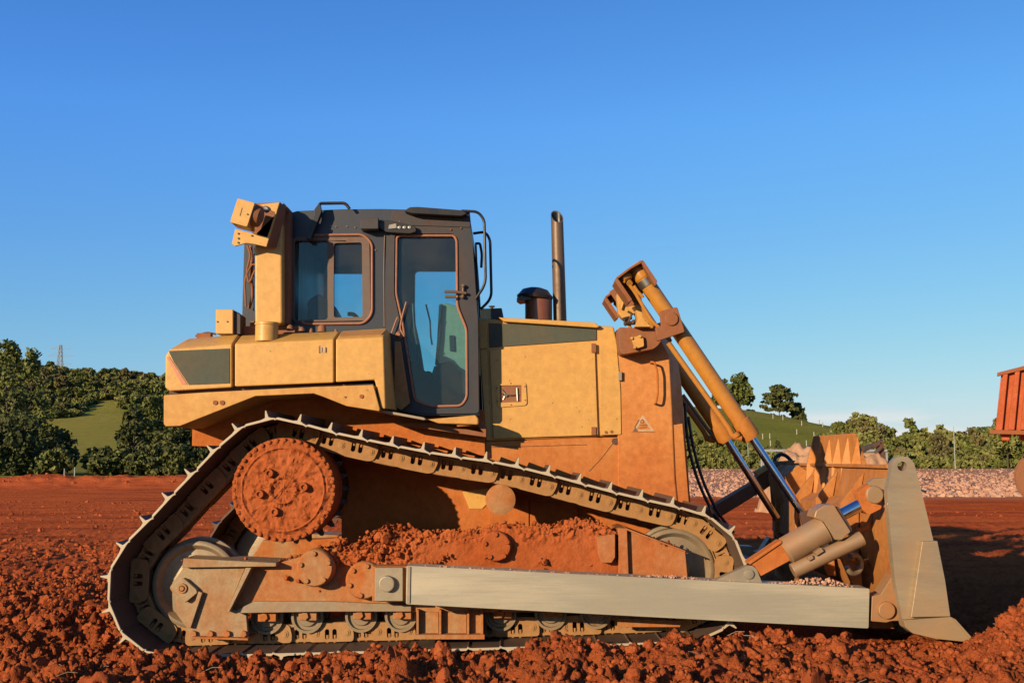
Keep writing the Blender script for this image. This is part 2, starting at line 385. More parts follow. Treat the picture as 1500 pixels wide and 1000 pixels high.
F = np.stack([idx[:-1, :-1], idx[:-1, 1:], idx[1:, 1:], idx[1:, :-1]], -1).reshape(-1, 4)
def groundmat():
    m, n, b = base_mat('red_earth_and_grass')
    g = n.nodes.new('ShaderNodeNewGeometry'); s3 = n.nodes.new('ShaderNodeSeparateXYZ'); n.links.new(g.outputs['Position'], s3.inputs[0])
    a = noise_node(n, .55, 8); c = noise_node(n, 9, 7, rough=.7); d = noise_node(n, 60, 4, rough=.7); st = noise_node(n, 1.2, 7, (.25, 1.6, 1), .65)
    red = mixc(n, rng(n, a.outputs[0], .35, .65), (.88, .185, .052), (.66, .125, .040))
    red = mixc(n, rng(n, c.outputs[0], .4, .7, 0, .6), red, (.92, .22, .065))
    red = mixc(n, rng(n, st.outputs[0], .50, .62, 0, .85), red, (.40, .080, .032))
    nearf = rng(n, s3.outputs[1], 14, 8)
    red = mixc(n, nearf, red, mixc(n, rng(n, c.outputs[0], .35, .7), (.40, .086, .028), (.56, .145, .046)))
    pink = mixc(n, rng(n, c.outputs[0], .35, .65), (.74, .40, .24), (.60, .24, .12))
    n5 = noise_node(n, .12, 4)
    ypos = math_(n, 'ADD', s3.outputs[1], math_(n, 'MULTIPLY', n5.outputs[0], 6))
    fr = math_(n, 'MULTIPLY', rng(n, ypos, 34, 38), rng(n, s3.outputs[0], 3, 6))
    earth = mixc(n, fr, red, pink)
    h1 = noise_node(n, .03, 6); h2 = noise_node(n, .6, 6)
    grass = mixc(n, rng(n, h1.outputs[0], .4, .6), (.27, .27, .045), (.34, .29, .065))
    grass = mixc(n, rng(n, h2.outputs[0], .45, .7, 0, .6), grass, (.25, .20, .06))
    # a strip of dry brown grass along the hedge
    fg = math_(n, 'MAXIMUM', rng(n, ypos, 112, 118), math_(n, 'MULTIPLY', rng(n, ypos, 56, 60), rng(n, s3.outputs[0], 3, -3)))
    n.links.new(mixc(n, fg, earth, grass), b.inputs['Base Color'])
    b.inputs['Roughness'].default_value = 1.; b.inputs['Specular IOR Level'].default_value = .0
    bump(n, b, math_(n, 'ADD', c.outputs[0], math_(n, 'MULTIPLY', d.outputs[0], .4)), 1.0, .06)
    return m
soil = groundmat()
gnd = bpy.data.objects.new('ground', np_mesh('ground', np.stack([GX, GY, GZ], -1).reshape(-1, 3), F, soil)); col.objects.link(gnd); tag(gnd, None, None, kind='structure')

def ico(sub):
    bm = bmesh.new(); bmesh.ops.create_icosphere(bm, subdivisions=sub, radius=1)
    V = np.array([v.co[:] for v in bm.verts]); Fi = np.array([[v.index for v in f.verts] for f in bm.faces]); bm.free(); return V, Fi
def rockproto(sub, seed, amp=.35, fr=1.3, flat=.75, facet=0.):
    V, Fi = ico(sub)
    d = fbm(V[:, 0] * fr + seed * 7.3, V[:, 1] * fr, V[:, 2] * fr, 2, .45) * amp * .8
    d = d - np.abs(fbm(V[:, 0] * 3.1 + seed, V[:, 1] * 3.1, V[:, 2] * 3.1 + 9, 2)) * amp * .45 + amp * .2
    d = d + fbm(V[:, 0] * 5.5 + seed, V[:, 1] * 5.5 + 3, V[:, 2] * 5.5, 3, .6) * amp * (.26 if sub > 2 else .1)
    V = V * (1 + d[:, None])
    if facet:       # chop with random planes for broken stone
        r = np.random.RandomState(seed)
        for _ in range(9 if facet == 1 else 5):
            q = r.normal(size=3); q /= np.linalg.norm(q); k = V @ q; h = r.uniform(.55, .85) if facet == 1 else r.uniform(.5, .8); V = V - np.outer(np.maximum(k - h, 0), q)
    V[:, 2] *= flat; return V, Fi
def scatter(protos, items):
    Vs, Fs, o = [], [], 0; r = np.random.RandomState(5)
    for (x, y, z, s_) in items:
        V, Fi = protos[r.randint(len(protos))]
        q = r.normal(size=4); q[0] += 0; q /= np.linalg.norm(q); a, b, c, d = q
        R = np.array([[1 - 2 * (c * c + d * d), 2 * (b * c - a * d), 2 * (b * d + a * c)], [2 * (b * c + a * d), 1 - 2 * (b * b + d * d), 2 * (c * d - a * b)], [2 * (b * d - a * c), 2 * (c * d + a * b), 1 - 2 * (b * b + c * c)]])
        Vs.append((V * (s_ * r.uniform(.7, 1.25, 3))) @ R.T + (x, y, z)); Fs.append(Fi + o); o += len(V)
    return np.concatenate(Vs), np.concatenate(Fs)
rs = np.random.RandomState(11)
def clodmat():
    m, n, b = base_mat('clod_earth')
    c = noise_node(n, 12, 7, rough=.7); d = noise_node(n, 75, 5, rough=.75); a = noise_node(n, 2.4, 5)
    k = mixc(n, rng(n, c.outputs[0], .35, .7), (.41, .090, .029), (.57, .150, .048))
    k = mixc(n, rng(n, a.outputs[0], .45, .7, 0, .6), k, (.24, .050, .024))
    n.links.new(k, b.inputs['Base Color']); b.inputs['Roughness'].default_value = 1.; b.inputs['Specular IOR Level'].default_value = .0
    bump(n, b, math_(n, 'ADD', c.outputs[0], math_(n, 'MULTIPLY', d.outputs[0], .5)), .9, .02); return m
clod = clodmat()
X_ = []
def addc(n_, xr, yr, sr, p=2.2, cond=None):
    for _ in range(n_):
        x = rs.uniform(*xr); y = rs.uniform(*yr)
        if cond and not cond(x, y): continue
        s_ = sr[0] + (sr[1] - sr[0]) * rs.rand() ** p; X_.append((x, y, s_))
addc(1300, (-3.6, 4.2), (4.9, 6.85), (.010, .055), 3.0)
addc(6500, (-3.6, 4.2), (5.0, 6.85), (.006, .026), 1.6)
addc(900, (-5.4, -2.62), (6.8, 11.5), (.012, .07), 3.0)
addc(3500, (-5.6, -2.62), (6.8, 12.5), (.008, .028), 1.6)
addc(1500, (-10, -2.7), (11, 18), (.012, .06), 2.6)
addc(700, (-16, -3), (17, 34), (.02, .07), 3)
addc(260, (-2.5, 1.6), (7.0, 10), (.012, .04), 2)
addc(34, (-3.4, 3.9), (5.2, 6.3), (.055, .10), 1.8)
addc(120, (2.75, 3.7), (5.9, 6.6), (.015, .07), 1.8)
addc(300, (-30, -7), (47, 51), (.02, .10), 3)
addc(160, (3, 14), (9, 26), (.015, .05), 2.5)
XA = np.array(X_); ZA = height(XA[:, 0], XA[:, 1])
big = [(x, y, z - s_ * .12, s_) for (x, y, s_), z in zip(X_, ZA) if s_ > .024]
sml = [(x, y, z - s_ * .05, s_) for (x, y, s_), z in zip(X_, ZA) if s_ <= .024]
PB = [rockproto(4, k, .5, 1.5, .72, 2) for k in range(9)]; PS = [rockproto(2, k + 20, .6, 1.6, .85) for k in range(10)]
big3 = [b for b in big if b[3] > .045 and b[1] < 12]; big2 = [b for b in big if not (b[3] > .045 and b[1] < 12)]
PM = [rockproto(3, k + 40, .6, 1.7, .75, 2) for k in range(10)]
Vs, Fs, o_ = [], [], 0
for pr, it in ((PB, big3), (PM, big2), (PS, sml)):
    V, Fi = scatter(pr, it); Vs.append(V); Fs.append(Fi + o_); o_ += len(V)
co = bpy.data.objects.new('earth_clods', np_mesh('earth_clods', np.concatenate(Vs), np.concatenate(Fs), clod)); col.objects.link(co)
tag(co, 'loose clods of red earth strewn over the churned ground', 'soil', kind='stuff')
tm = MB(); rt = random.Random(3)
for _ in range(26):
    x, y = rt.uniform(-2.8, 3.2), rt.uniform(5.3, 6.7); z = hz(x, y) + .03; a = rt.uniform(0, 6.3); l = rt.uniform(.04, .13); q = Vector((math.cos(a), math.sin(a), rt.uniform(-.1, .5))) * l
    tm.tube([Vector((x, y, z)), Vector((x, y, z)) + q * .5 + Vector((0, 0, .012)), Vector((x, y, z)) + q], .0016, 4)
tw = part('dry_straw', tm, simple('straw', (.45, .33, .2), .8), None, 0); tag(tw, 'dry straws and twigs lying on the churned earth in front', 'straw', kind='stuff')
# pale rubble on the right
def rubmat(name, c1, c2, c3):
    m, n, b = base_mat(name); g = n.nodes.new('ShaderNodeNewGeometry'); t = noise_node(n, 5, 5); t2 = noise_node(n, .5, 4)
    k = mixc(n, g.outputs['Random Per Island'], c1, c2); k = mixc(n, rng(n, t.outputs[0], .45, .65, 0, .7), k, c3)
    n.links.new(k, b.inputs['Base Color']); b.inputs['Roughness'].default_value = .9; return m
rub = rubmat('pink_rubble', (.66, .40, .26), (.54, .27, .16), (.52, .20, .09))
X_ = []
for _ in range(11000):
    y = 34 + 72 * rs.rand() ** 1.6; x = rs.uniform(4, 8 + y * .62); s_ = .03 + .12 * rs.rand() ** 2.2
    X_.append((x, y, s_))
XA = np.array(X_); ZA = height(XA[:, 0], XA[:, 1])
PR = [rockproto(2, k + 60, .4, 1.5, .8, 1) for k in range(8)]
V, Fi = scatter(PR, [(x, y, z + s_ * .0, s_) for (x, y, s_), z in zip(X_, ZA)])
ro_ = bpy.data.objects.new('rubble', np_mesh('rubble', V, Fi, rub, False)); col.objects.link(ro_); tag(ro_, 'pale pink broken stone spread over the far right of the site', 'rubble', kind='stuff')

# ------------------------------------------------------------------ bulldozer
YM = 8.55                          # middle plane of the machine
TN, TF = 7.0, 7.9                  # near and far edge of the near track
ROOT = thing('bulldozer', (0.0, YM, 0.0), 'large ochre crawler bulldozer with charcoal cab, mud-caked tracks and raised grey-edged blade', 'bulldozer')
def cp(o, parent, loc=None, rot=None):
    c = o.copy(); col.objects.link(c); c.parent = parent
    if loc is not None: c.location = loc
    if rot is not None: c.rotation_euler = rot
    return c
def mirror(o, parent):
    """far-side twin of a part (and its sub-parts), mirrored across the middle plane"""
    me = o.data.copy(); wl = wloc(o); c = o.copy(); c.data = me; col.objects.link(c); c.parent = parent
    for v in me.vertices:
        v.co.y = 2 * (YM - wl.y) - v.co.y
    me.flip_normals()
    for ch in list(o.children): mirror(ch, c)
    return c
# --- track path
TP = [(356, 625), (402, 613), (447, 623), (494, 636), (541, 646), (586, 655.5), (630, 664), (675, 671), (716, 676.5), (755, 684), (803, 696), (847, 708),
      (891, 720), (936, 731), (984, 742), (1029, 751), (1054, 768), (1078, 791), (1092, 826), (1094, 850), (1085, 885), (1068, 914), (1036, 937),
      (900, 943), (600, 952), (280, 960), (233, 962), (187, 941), (160, 894), (160, 838), (187, 794), (220.5, 761), (250.5, 728), (283, 694.7), (315, 660)]
PATH = [P(a, b, TN) for a, b in TP]; PATH = [Vector((p.x, 0, p.z)) for p in PATH]
cum = [0]
for i in range(len(PATH)): cum.append(cum[-1] + (PATH[(i + 1) % len(PATH)] - PATH[i]).length)
LEN = cum[-1]
def at(s_):
    s_ %= LEN
    for i in range(len(PATH)):
        if cum[i + 1] >= s_: return PATH[i].lerp(PATH[(i + 1) % len(PATH)], (s_ - cum[i]) / (cum[i + 1] - cum[i]))
NS = round(LEN / 0.2055) // 2 * 2
PITCHL = LEN / NS
def joints():
    s0 = cum[1]                     # a joint at the second traced corner
    return [at(s0 + k * PITCHL) for k in range(NS)]
J = joints()
# shoe section: t along the track, n outward
SH = [(0.004, .004), (.02, .014), (.118, .014), (.147, .020), (.158, .066), (.166, .066), (.171, .020), (.186, .012), (.206, .006), (.216, -.006), (.213, -.012), (.200, -.004), (.185, -.002), (.014, -.002), (.006, -.010), (.000, -.008)]
def shoe_mb():
    mb = MB(); k = PITCHL / .2055
    for y0, y1 in ((0, .90),):
        mb.loft([[Vector((a * k, y, b)) for a, b in SH] for y in (y0, y1)])
    return mb
def oval(cx, cy, rx, ry, n=14):
    out = []
    for k in range(n):
        a = 2 * PI * k / n; out.append((cx + rx * math.cos(a), cy + (ry - rx) * (1 if math.sin(a) > 0 else -1) + rx * math.sin(a)))
    return out
def link(mb, A, B, alt):
    t = (B - A); p = t.length; t.normalize(); n_ = Vector((-t.z, 0, t.x))
    def w2(pts, y): return [A + t * a + n_ * b + Vector((0, y, 0)) for a, b in pts]
    e = .042 if alt else .02
    out = rc([(-e, -.012), (p + e, -.012), (p + e + .004, -.06), (p + e - .012, -.125), (p + e - .05, -.138), (.03 - e + .02, -.138), (-e + .012, -.125), (-e - .004, -.06)], .02, 3)
    holes = [oval(p * .40, -.062, .0155, .034), oval(p * .64, -.062, .0155, .034)]
    for ymid, sgn in ((YL0, 1), (YL1, -1)):
        y0 = ymid + (0 if alt else .028) * sgn; y1 = y0 + .03 * sgn
        loops = [w2(out, 0)] + [w2(h, 0) for h in holes]
        fl = [q for l in loops for q in l]
        tris = tessellate_polygon([[Vector((q.x, q.z, 0)) for q in l] for l in loops]); m = len(fl)
        vs = [q + Vector((0, y0, 0)) for q in fl] + [q + Vector((0, y1, 0)) for q in fl]
        fs = [list(q) for q in tris] + [[i + m for i in q] for q in tris]; o = 0
        for l in loops:
            for i in range(len(l)): j = (i + 1) % len(l); fs.append([o + i, o + j, o + j + m, o + i + m])
            o += len(l)
        mb.add(vs, fs)
        # rail, pin bosses, bolts seen in the windows
        mb.loft([w2([(-.005, -.134), (p + .005, -.134), (p + .005, -.112), (-.005, -.112)], y) for y in (ymid + .012 * sgn, ymid + .085 * sgn)])
        if alt:
            for q in (0., p):
                c = A + t * q + n_ * (-.07); mb.lathe(c + Vector((0, y0, 0)), (0, -sgn, 0), [(0, .024), (.004, .024), (.005, .013), (.010, .012)], 16)
        for q in (p * .40, p * .64):
            c = A + t * q + Vector((0, (y0 + .018 * sgn), 0)); mb.cyl(c + n_ * -.005, c + n_ * -.055, .0105, n=8)
    for q in (0.,):    # bushings across
        c = A + n_ * (-.07); mb.cyl(c + Vector((0, YL0 + .03, 0)), c + Vector((0, YL1 - .03, 0)), .028, n=14)
YL0, YL1 = 7.33, 7.57
mb = MB()
for k in range(NS): link(mb, J[k], J[(k + 1) % NS], k % 2 == 0)
track = part('track', mb, track_m, ROOT, .002)
shoe0 = None
for k in range(NS):
    A, B = J[k], J[(k + 1) % NS]; t = B - A; ang = -math.atan2(t.z, t.x)
    # clockwise in the picture means the outward normal is (-t.z, t.x)
    if shoe0 is None:
        shoe0 = part('track_shoe', shoe_mb(), shoe_m, track, .0025, origin=(0, 0, 0)); o = shoe0
    else: o = cp(shoe0, track)
    o.location = Vector((A.x, TN, A.z)) - wloc(track); o.rotation_euler = (0, ang, 0)
# far track: the same chain 2.2 m further back
GA = 2 * (YM - (TN + TF) / 2)
t2 = cp(track, ROOT, track.location + Vector((0, GA, 0)))
for ch in list(track.children): cp(ch, t2)

# --- roller frame
def wheel_mb(c, R, y0, y1, hub=.3, rim=.02, prof=None):
    m = MB(); prof = prof or [(0, R * .30), (0.0, R * .34), (.02, R * .40), (.035, R * .80), (.012, R * .86), (0, R * .90), (0, R - .012), (.008, R), ((y1 - y0) * .4, R), ((y1 - y0) * .42, R * 1.07), ((y1 - y0) * .58, R * 1.07), ((y1 - y0) * .6, R), (y1 - y0 - .008, R), (y1 - y0, R - .012), (y1 - y0, R * .3)]
    return m.lathe((c.x, y0, c.z), (0, 1, 0), prof, 56)
mb = MB()
rail = zz('J', (470, 395), (520, 330), (560, 255), (950, 250), (1150, 240), (1340, 185)) + [(470, 806), (520, 800), (560, 812), (640, 815), (760, 800), (905, 790), (905, 895), (700, 897), (480, 895)] + zz('J', (820, 560), (520, 560), (505, 450))
mb.prism(rail, 7.20, 7.66)
fframe = part('track_frame', mb, frame_m, ROOT, .006)
mb = MB()   # rear idler support plates
mb.prism(zz('J', (505, 455), (475, 385), (560, 262), (955, 262), (850, 520), (960, 570), (972, 715), (600, 705), (575, 640), (515, 560), (518, 520)), 7.155, 7.198)
mb.prism(zz('J', (655, 415), (680, 425), (605, 650), (580, 648)), 7.12, 7.154)
mb.prism(zz('J', (560, 205), (1150, 235), (1150, 258), (550, 265)), 7.10, 7.45)
part('idler_support', mb, support_m, fframe, .004)
mb = MB()
for x in (620, 727, 835, 940): mq = MB(); c = P(*zz('J', (x, 688))[0], 7.13); mq.cyl(c, c + Vector((0, .03, 0)), .022, n=6); part('bolt', mq, frame_m, fframe, .002)
mb.prism(zz('J', (610, 705), (970, 715), (972, 728), (610, 716)), 7.10, 7.30); part('support_lip', mb, frame_m, fframe, .002); mb = MB()
c = P(*zz('J', (548, 398))[0], 7.10); mb.lathe(c, (0, 1, 0), [(0, .02), (0, .012), (.01, .011)], 20); mb.lathe(c + Vector((0, .004, 0)), (0, 1, 0), [(0, .032), (.05, .034)], 24)
part('adjuster_cap', mb, frame_m, fframe, .002)
mb = MB(); mb.prism(rc(zz('J', (470, 390), (500, 360), (560, 330), (640, 400), (650, 425), (570, 490), (500, 420)), 2), 7.115, 7.16)
part('adjuster_block', mb, support_m, fframe, .006)
mb = MB(); mb.prism(zz('J', (955, 266), (992, 266), (852, 545), (835, 550)), 7.10, 7.199); part('gusset', mb, support_m, fframe, .003)
mb = MB(); mb.prism(zz('J', (1010, 480), (1478, 480), (1700, 490), (2010, 500), (2010, 545), (1478, 545), (850, 556)), 7.165, 7.199)
part('side_rail', mb, rail_m, fframe, .004)
def cover(cx, cy, r, Y, nb=5, depth=.10, parent=fframe, name='bearing_cover', mat=frame_m):
    m = MB(); c = P(cx, cy, Y); R = r * Y / FPX
    m.lathe(c, (0, 1, 0), [(0, R * .5), (.0, R * .9), (.012, R * .98), (.02, R), (depth, R * 1.02)], 40)
    for k in range(nb):
        a = 2 * PI * (k + .3) / nb; m.cyl(c + Vector((math.cos(a) * R * .78, -.016, math.sin(a) * R * .78)), c + Vector((math.cos(a) * R * .78, .01, math.sin(a) * R * .78)), .017, n=6)
    return part(name, m, mat, parent, .003)
cover(461, 832, 27, 7.08)
cover(533, 850, 27, 7.12, 6, .08)
cover(727, 800, 22, 7.12, 5, .08, mat=mudm)
mb = MB()
mb.prism([(545, 829), (598, 829), (598, 881), (545, 881)], 7.02, 7.2)
part('arm_trunnion', mb, frame_m, fframe, .006)
mb = MB(); c = P(566, 855, 6.93); mb.lathe(c, (0, 1, 0), [(0, .045), (.004, .050), (.1, .052)], 32)
out = rc([(549, 831), (588, 831), (590, 842), (578, 844)] + [(566 + 14 * math.cos(a), 855 - 14 * math.sin(a)) for a in np.linspace(.9, -.9, 8)] + [(578, 868), (590, 870), (588, 879), (549, 879), (548, 862), (544, 855), (548, 848)], 1.5, 2)
mb.prism([(549, 831), (590, 831), (590, 880), (549, 880)], 6.97, 7.02)
part('trunnion_cap', mb, steel, fframe, .004)
mb = MB()    # front of the frame
mb.prism([(905, 782), (905, 775), (916, 773), (1004, 807), (1008, 850), (1020, 895), (905, 897)], 7.17, 7.68)
mb.prism(zz('M', (770, 498), (820, 500), (830, 770), (775, 770)), 7.13, 7.169)
mb.prism(zz('M', (820, 500), (1140, 622), (1146, 634), (820, 512)), 7.08, 7.40)
mb.prism(zz('M', (655, 545), (755, 530), (755, 660), (735, 690), (680, 690), (660, 640)), 7.10, 7.2)
part('front_frame', mb, dusty('mud_stained_frame', (.52, .24, .10), .7, .7, mud=(.54, .155, .045), bmp=.6, amp=.5), fframe, .005)
# idlers
idr = wheel_mb(P(286, 856, 7.32), 62 * 7.32 / FPX, 7.32, 7.58)
i1 = part('idler_wheel', idr, idler_m, fframe, 0)
idf = wheel_mb(P(988, 834, 7.32), 58 * 7.32 / FPX, 7.32, 7.58)
i2 = part('idler_wheel', idf, idler_m, fframe, 0)
# rollers
r0 = None
for cx, cy in ((391, 905), (450, 903.5), (529, 902), (587, 901.5), (660, 901), (733, 900), (806.7, 898.7), (873, 897), (940, 896)):
    c = P(cx, cy, 7.30)
    if r0 is None:
        m = MB(); R = 23 * 7.3 / FPX
        m.lathe(c, (0, 1, 0), [(0, R * .35), (0, R * .55), (.02, R * .62), (.02, R * .8), (.0, R * .84), (0, R), (.05, R), (.055, R * .8), (.25, R * .8), (.255, R), (.3, R), (.3, R * .3)], 36)
        r0 = part('track_roller', m, idler_m, fframe, 0, origin=c); rb = c
        m = MB(); a = P(cx - 13, cy - 16, 7.22); b = P(cx + 13, cy + 5, 7.22); m.box((a.x, 7.22, b.z), (b.x, 7.29, a.z)); m.lathe((c.x, 7.20, c.z + .02), (0, 1, 0), [(0, .028), (.03, .03)], 6)
        rbk = part('roller_bracket', m, frame_m, r0, .004, origin=c)
    else:
        o = cp(r0, fframe, c - wloc(fframe)); cp(rbk, o)
mb = MB()   # guard between the rollers
for a, b in ((610, 643), (643, 684), (684, 707)):
    mb.prism([(a, 893), (a + 3.5, 893), (a + 3.5, 932), (a, 932)], 7.14, 7.3); mb.prism([(a + 4, 896), (b - .5, 896), (b - .5, 930), (a + 4, 930)], 7.19, 7.25)
mb.prism([(704, 893), (708, 893), (708, 932), (704, 932)], 7.14, 7.3)
mb.prism([(608, 929), (710, 929), (710, 936), (608, 936)], 7.12, 7.32)
part('roller_guard', mb, frame_m, fframe, .003)
mb = MB(); mb.prism([(905, 905), (1000, 909), (996, 918), (905, 918)], 7.16, 7.2); part('front_guard_strip', mb, frame_m, fframe, .003)
# caked mud heaped on the frame
def mudheap(name, pts, parent, seed=1, sub=3):
    Vs, Fs, o = [], [], 0; r = np.random.RandomState(seed); PRS = [rockproto(sub, 80 + k, .7, 1.9, .9, 2) for k in range(8)]
    for (px, py, Y, rpx, n_) in pts:
        for _ in range(n_):
            q = P(px + r.normal() * rpx * .7, py + r.normal() * rpx * .45, Y + r.uniform(-.04, .16)); s_ = rpx * Y / FPX * (.12 + .6 * r.rand() ** 2)
            V, Fi = PRS[r.randint(8)]; th = r.uniform(0, 6.3); c_, s2 = math.cos(th), math.sin(th)
            V2 = V @ np.array([[c_, 0, s2], [0, 1, 0], [-s2, 0, c_]]).T * s_ + np.array(q[:]); Vs.append(V2); Fs.append(Fi + o); o += len(V)
    me = np_mesh(name, np.concatenate(Vs) - np.array(wloc(parent)[:]), np.concatenate(Fs), mudm)
    ob = bpy.data.objects.new(name, me); col.objects.link(ob); ob.parent = parent; ob['kind'] = 'stuff'; return ob
hp = []
for x in range(545, 905, 7):
    top = np.interp(x, [480, 515, 545, 575, 600, 620, 650, 700, 740, 780, 820, 850, 880, 910, 960], [800, 797, 778, 764, 768, 776, 775, 772, 762, 766, 762, 756, 764, 780, 800])
    hp.append((x, top + 4, 7.18, 5, 4))
    if x < 640 or x > 800: hp.append((x, top + 14, 7.14, 5, 2))
for (x, y, r_) in ((492, 796, 9), (500, 790, 8), (525, 800, 10), (540, 796, 12), (560, 790, 14), (575, 785, 15), (560, 812, 12), (540, 815, 10), (590, 806, 8), (585, 815, 7), (634, 822, 6), (650, 815, 5), (470, 806, 7), (790, 826, 8), (770, 838, 6), (735, 800, 10), (718, 815, 8)): hp.append((x, y, 7.15, r_, 12))
for x in range(270, 470, 9): hp.append((x, np.interp(x, [270, 404, 470], [819, 822, 808]), 7.18, 4, 2))
for x in range(905, 1004, 7): hp.append((x, np.interp(x, [905, 1004], [772, 806]), 7.16, 4.5, 2))
for x, y in ((440, 850), (470, 862), (500, 855), (510, 840), (420, 845), (650, 822), (700, 826), (760, 824), (830, 826), (870, 822)): hp.append((x, y, 7.19, 6, 3))
mudheap('caked_mud', hp, fframe)
def crust():        # mud packed against the frame, ragged along its top
    nx, nv, nb = 330, 62, 12; xs = np.linspace(486, 904, nx)
    top = np.interp(xs, [486, 515, 545, 560, 575, 600, 625, 650, 700, 740, 780, 820, 850, 880, 904], [806, 797, 780, 770, 766, 770, 780, 778, 775, 766, 770, 765, 759, 766, 780])
    top = top - fbm(xs * .06, 0 * xs, 0 * xs, 4, .6) * 5
    bot = np.interp(xs, [486, 545, 600, 904], [826, 829, 832, 850]); V = []
    for k in range(nb): V.append([tuple(P(x, t + (nb - k) * .25, 7.19 + .022 * (nb - k))) for x, t in zip(xs, top)])
    for k in range(nv):
        v = k / (nv - 1); V.append([tuple(P(x, t + (b - t) * v, 7.185)) for x, t, b in zip(xs, top, bot)])
    V = np.array(V); X, Z = V[..., 0], V[..., 2]; vv = np.concatenate([np.zeros(nb), np.linspace(0, 1, nv)])[:, None]
    heapm = np.interp(xs, [486, 540, 585, 620, 650, 700, 760, 800, 904], [.8, 1.3, 1.4, .7, .35, .45, .35, .6, .3])[None, :]
    d = (np.abs(fbm(X * 9, Z * 9, 0 * X, 5, .62)) * .085 + .02 * noise3(X * 4, Z * 4, 0 * X + 4)) * heapm * (1 - sstep(.12, .45, vv) * (1 - .55 * sstep(640, 600, xs)[None, :]))
    d = d + .010 * np.abs(fbm(X * 26, Z * 26, 0 * X + 7, 3, .6)) * (1 - .7 * sstep(.2, .5, vv) * sstep(600, 640, xs)[None, :]) + .012 * fbm(X * 3.5, Z * 3.5, 0 * X + 1, 3)
    V[..., 1] -= d; V[..., 2] += .012 * noise3(X * 30, Z * 30, 0 * X) * (vv < .3)
    ix = np.arange(nx * (nv + nb)).reshape(nv + nb, nx); F_ = np.stack([ix[:-1, :-1], ix[1:, :-1], ix[1:, 1:], ix[:-1, 1:]], -1).reshape(-1, 4)
    me = np_mesh('mud_crust', V.reshape(-1, 3) - np.array(wloc(fframe)[:]), F_, mudm); o = bpy.data.objects.new('mud_crust', me); col.objects.link(o); o.parent = fframe
crust()
f2 = mirror(fframe, ROOT)
# carrier roller
m = MB(); c = P(733, 731.5, 7.28); m.lathe(c, (0, 1, 0), [(0, .03), (.0, .086), (.004, .094), (.006, .101), (.3, .101), (.3, .05), (.9, .05)], 40)
part('carrier_roller', m, frame_m, ROOT, 0)
# --- final drive
m = MB(); c = P(415, 717, 7.10); R = 75 * 7.1 / FPX
nr, nt = 30, 150; vs, fs = [], []
for i in range(nr + 1):
    for k in range(nt):
        r_ = R * i / nr; a = 2 * PI * k / nt; vs.append((r_ * math.cos(a), r_ * math.sin(a)))
A_ = np.array(vs); dd = fbm(A_[:, 0] * 14, A_[:, 1] * 14, 0 * A_[:, 0], 5, .6) * .016 + .006 * sstep(.05, .3, fbm(A_[:, 0] * 38, A_[:, 1] * 38, 0 * A_[:, 0] + 3, 2))
rr_ = np.hypot(A_[:, 0], A_[:, 1]); dd = dd - .018 * sstep(.075, .068, rr_) * 0 + .012 * sstep(.074, .08, rr_) * sstep(.10, .09, rr_) - .02 * sstep(R * .93, R, rr_) + .012 * np.exp(-((rr_ - R * .80) / .006) ** 2)
V3 = [Vector((c.x + a, 7.10 - float(h), c.z + b)) for (a, b), h in zip(vs, dd)]
for i in range(nr):
    for k in range(nt):
        a, b = i * nt + k, i * nt + (k + 1) % nt
        if i == 0: fs.append([a, b + nt, a + nt])
        else: fs.append([a, b, b + nt, a + nt])
m.add(V3, fs, True); m.lathe((c.x, 7.105, c.z), (0, 1, 0), [(0, R * .995), (.03, R), (.3, R * 1.0)], 100)
fd = part('final_drive', m, mudm, ROOT, 0)
for k in range(40):
    a = 2 * PI * k / 40; q = Vector((c.x + math.cos(a) * R * .955, 7.10, c.z + math.sin(a) * R * .955))
    if k == 0:
        m = MB(); m.lathe(q + Vector((0, -.014, 0)), (0, 1, 0), [(0, .008), (.004, .014), (.04, .015)], 9); b0 = part('bolt', m, mudm, fd, 0, origin=q)
    else: cp(b0, fd, q - wloc(fd))
for (x, y) in zz('I', (1325, 535), (1105, 447), (1138, 693), (1043, 580)):
    q = P(x, y, 7.07); m = MB(); m.lathe(q, (0, 1, 0), [(0, .007), (.0, .012), (-.012, .015), (-.012, .026), (.03, .03)], 20); part('hub_plug', m, mudm, fd, 0)
# sprocket
m = MB(); sc_ = P(415, 717, 7.1); nT = 25
pts = []
for k in range(nT * 8):
    a = 2 * PI * k / (nT * 8); ph = (k % 8) / 8; r_ = .335 + .045 * max(0., math.cos(2 * PI * ph)) ** .7; pts.append((sc_.x + r_ * math.cos(a), sc_.z + r_ * math.sin(a)))
m.prism(pts, 7.43, 7.48, px=False); m.lathe((sc_.x, 7.36, sc_.z), (0, 1, 0), [(0, .30), (.08, .31), (.2, .31), (.9, .28)], 60)
part('sprocket', m, darkm, fd, .002)
mirror(fd, ROOT)
# --- hull, hood and guard
m = MB()
m.prism([(500, 640), (905, 640), (1000, 735), (1000, 800), (500, 830)], 8.02, 9.08)
hull = part('hull', m, paint_low, ROOT, .008)
m = MB(); m.prism(zz('K', (1205, 520), (1370, 500), (1360, 600), (1330, 630), (1250, 628)), 8.012, 8.018); part('bare_patch', m, paint, hull, 0)
m = MB(); m.prism([(776, 735), (846, 735), (846, 775), (776, 775)], 7.99, 8.03); 
m.prism([(716, 700), (775, 700), (775, 790), (716, 790)], 7.98, 8.03); part('belly_guard', m, paint_low, hull, .006)
m = MB(); m.prism([(282, 600), (300, 560), (556, 545), (572, 580), (640, 596), (709, 600), (711, 668), (640, 655), (560, 640), (500, 640), (335, 640), (335, 655), (281, 653)], 7.94, 9.16)
part('rear_housing', m, paint_low, ROOT, .006)
m = MB()    # lower side panel under the hood
m.prism([(711, 647), (905, 640), (912, 634), (1000, 620), (1010, 742), (780, 745), (711, 700)], 8.0, 9.1)
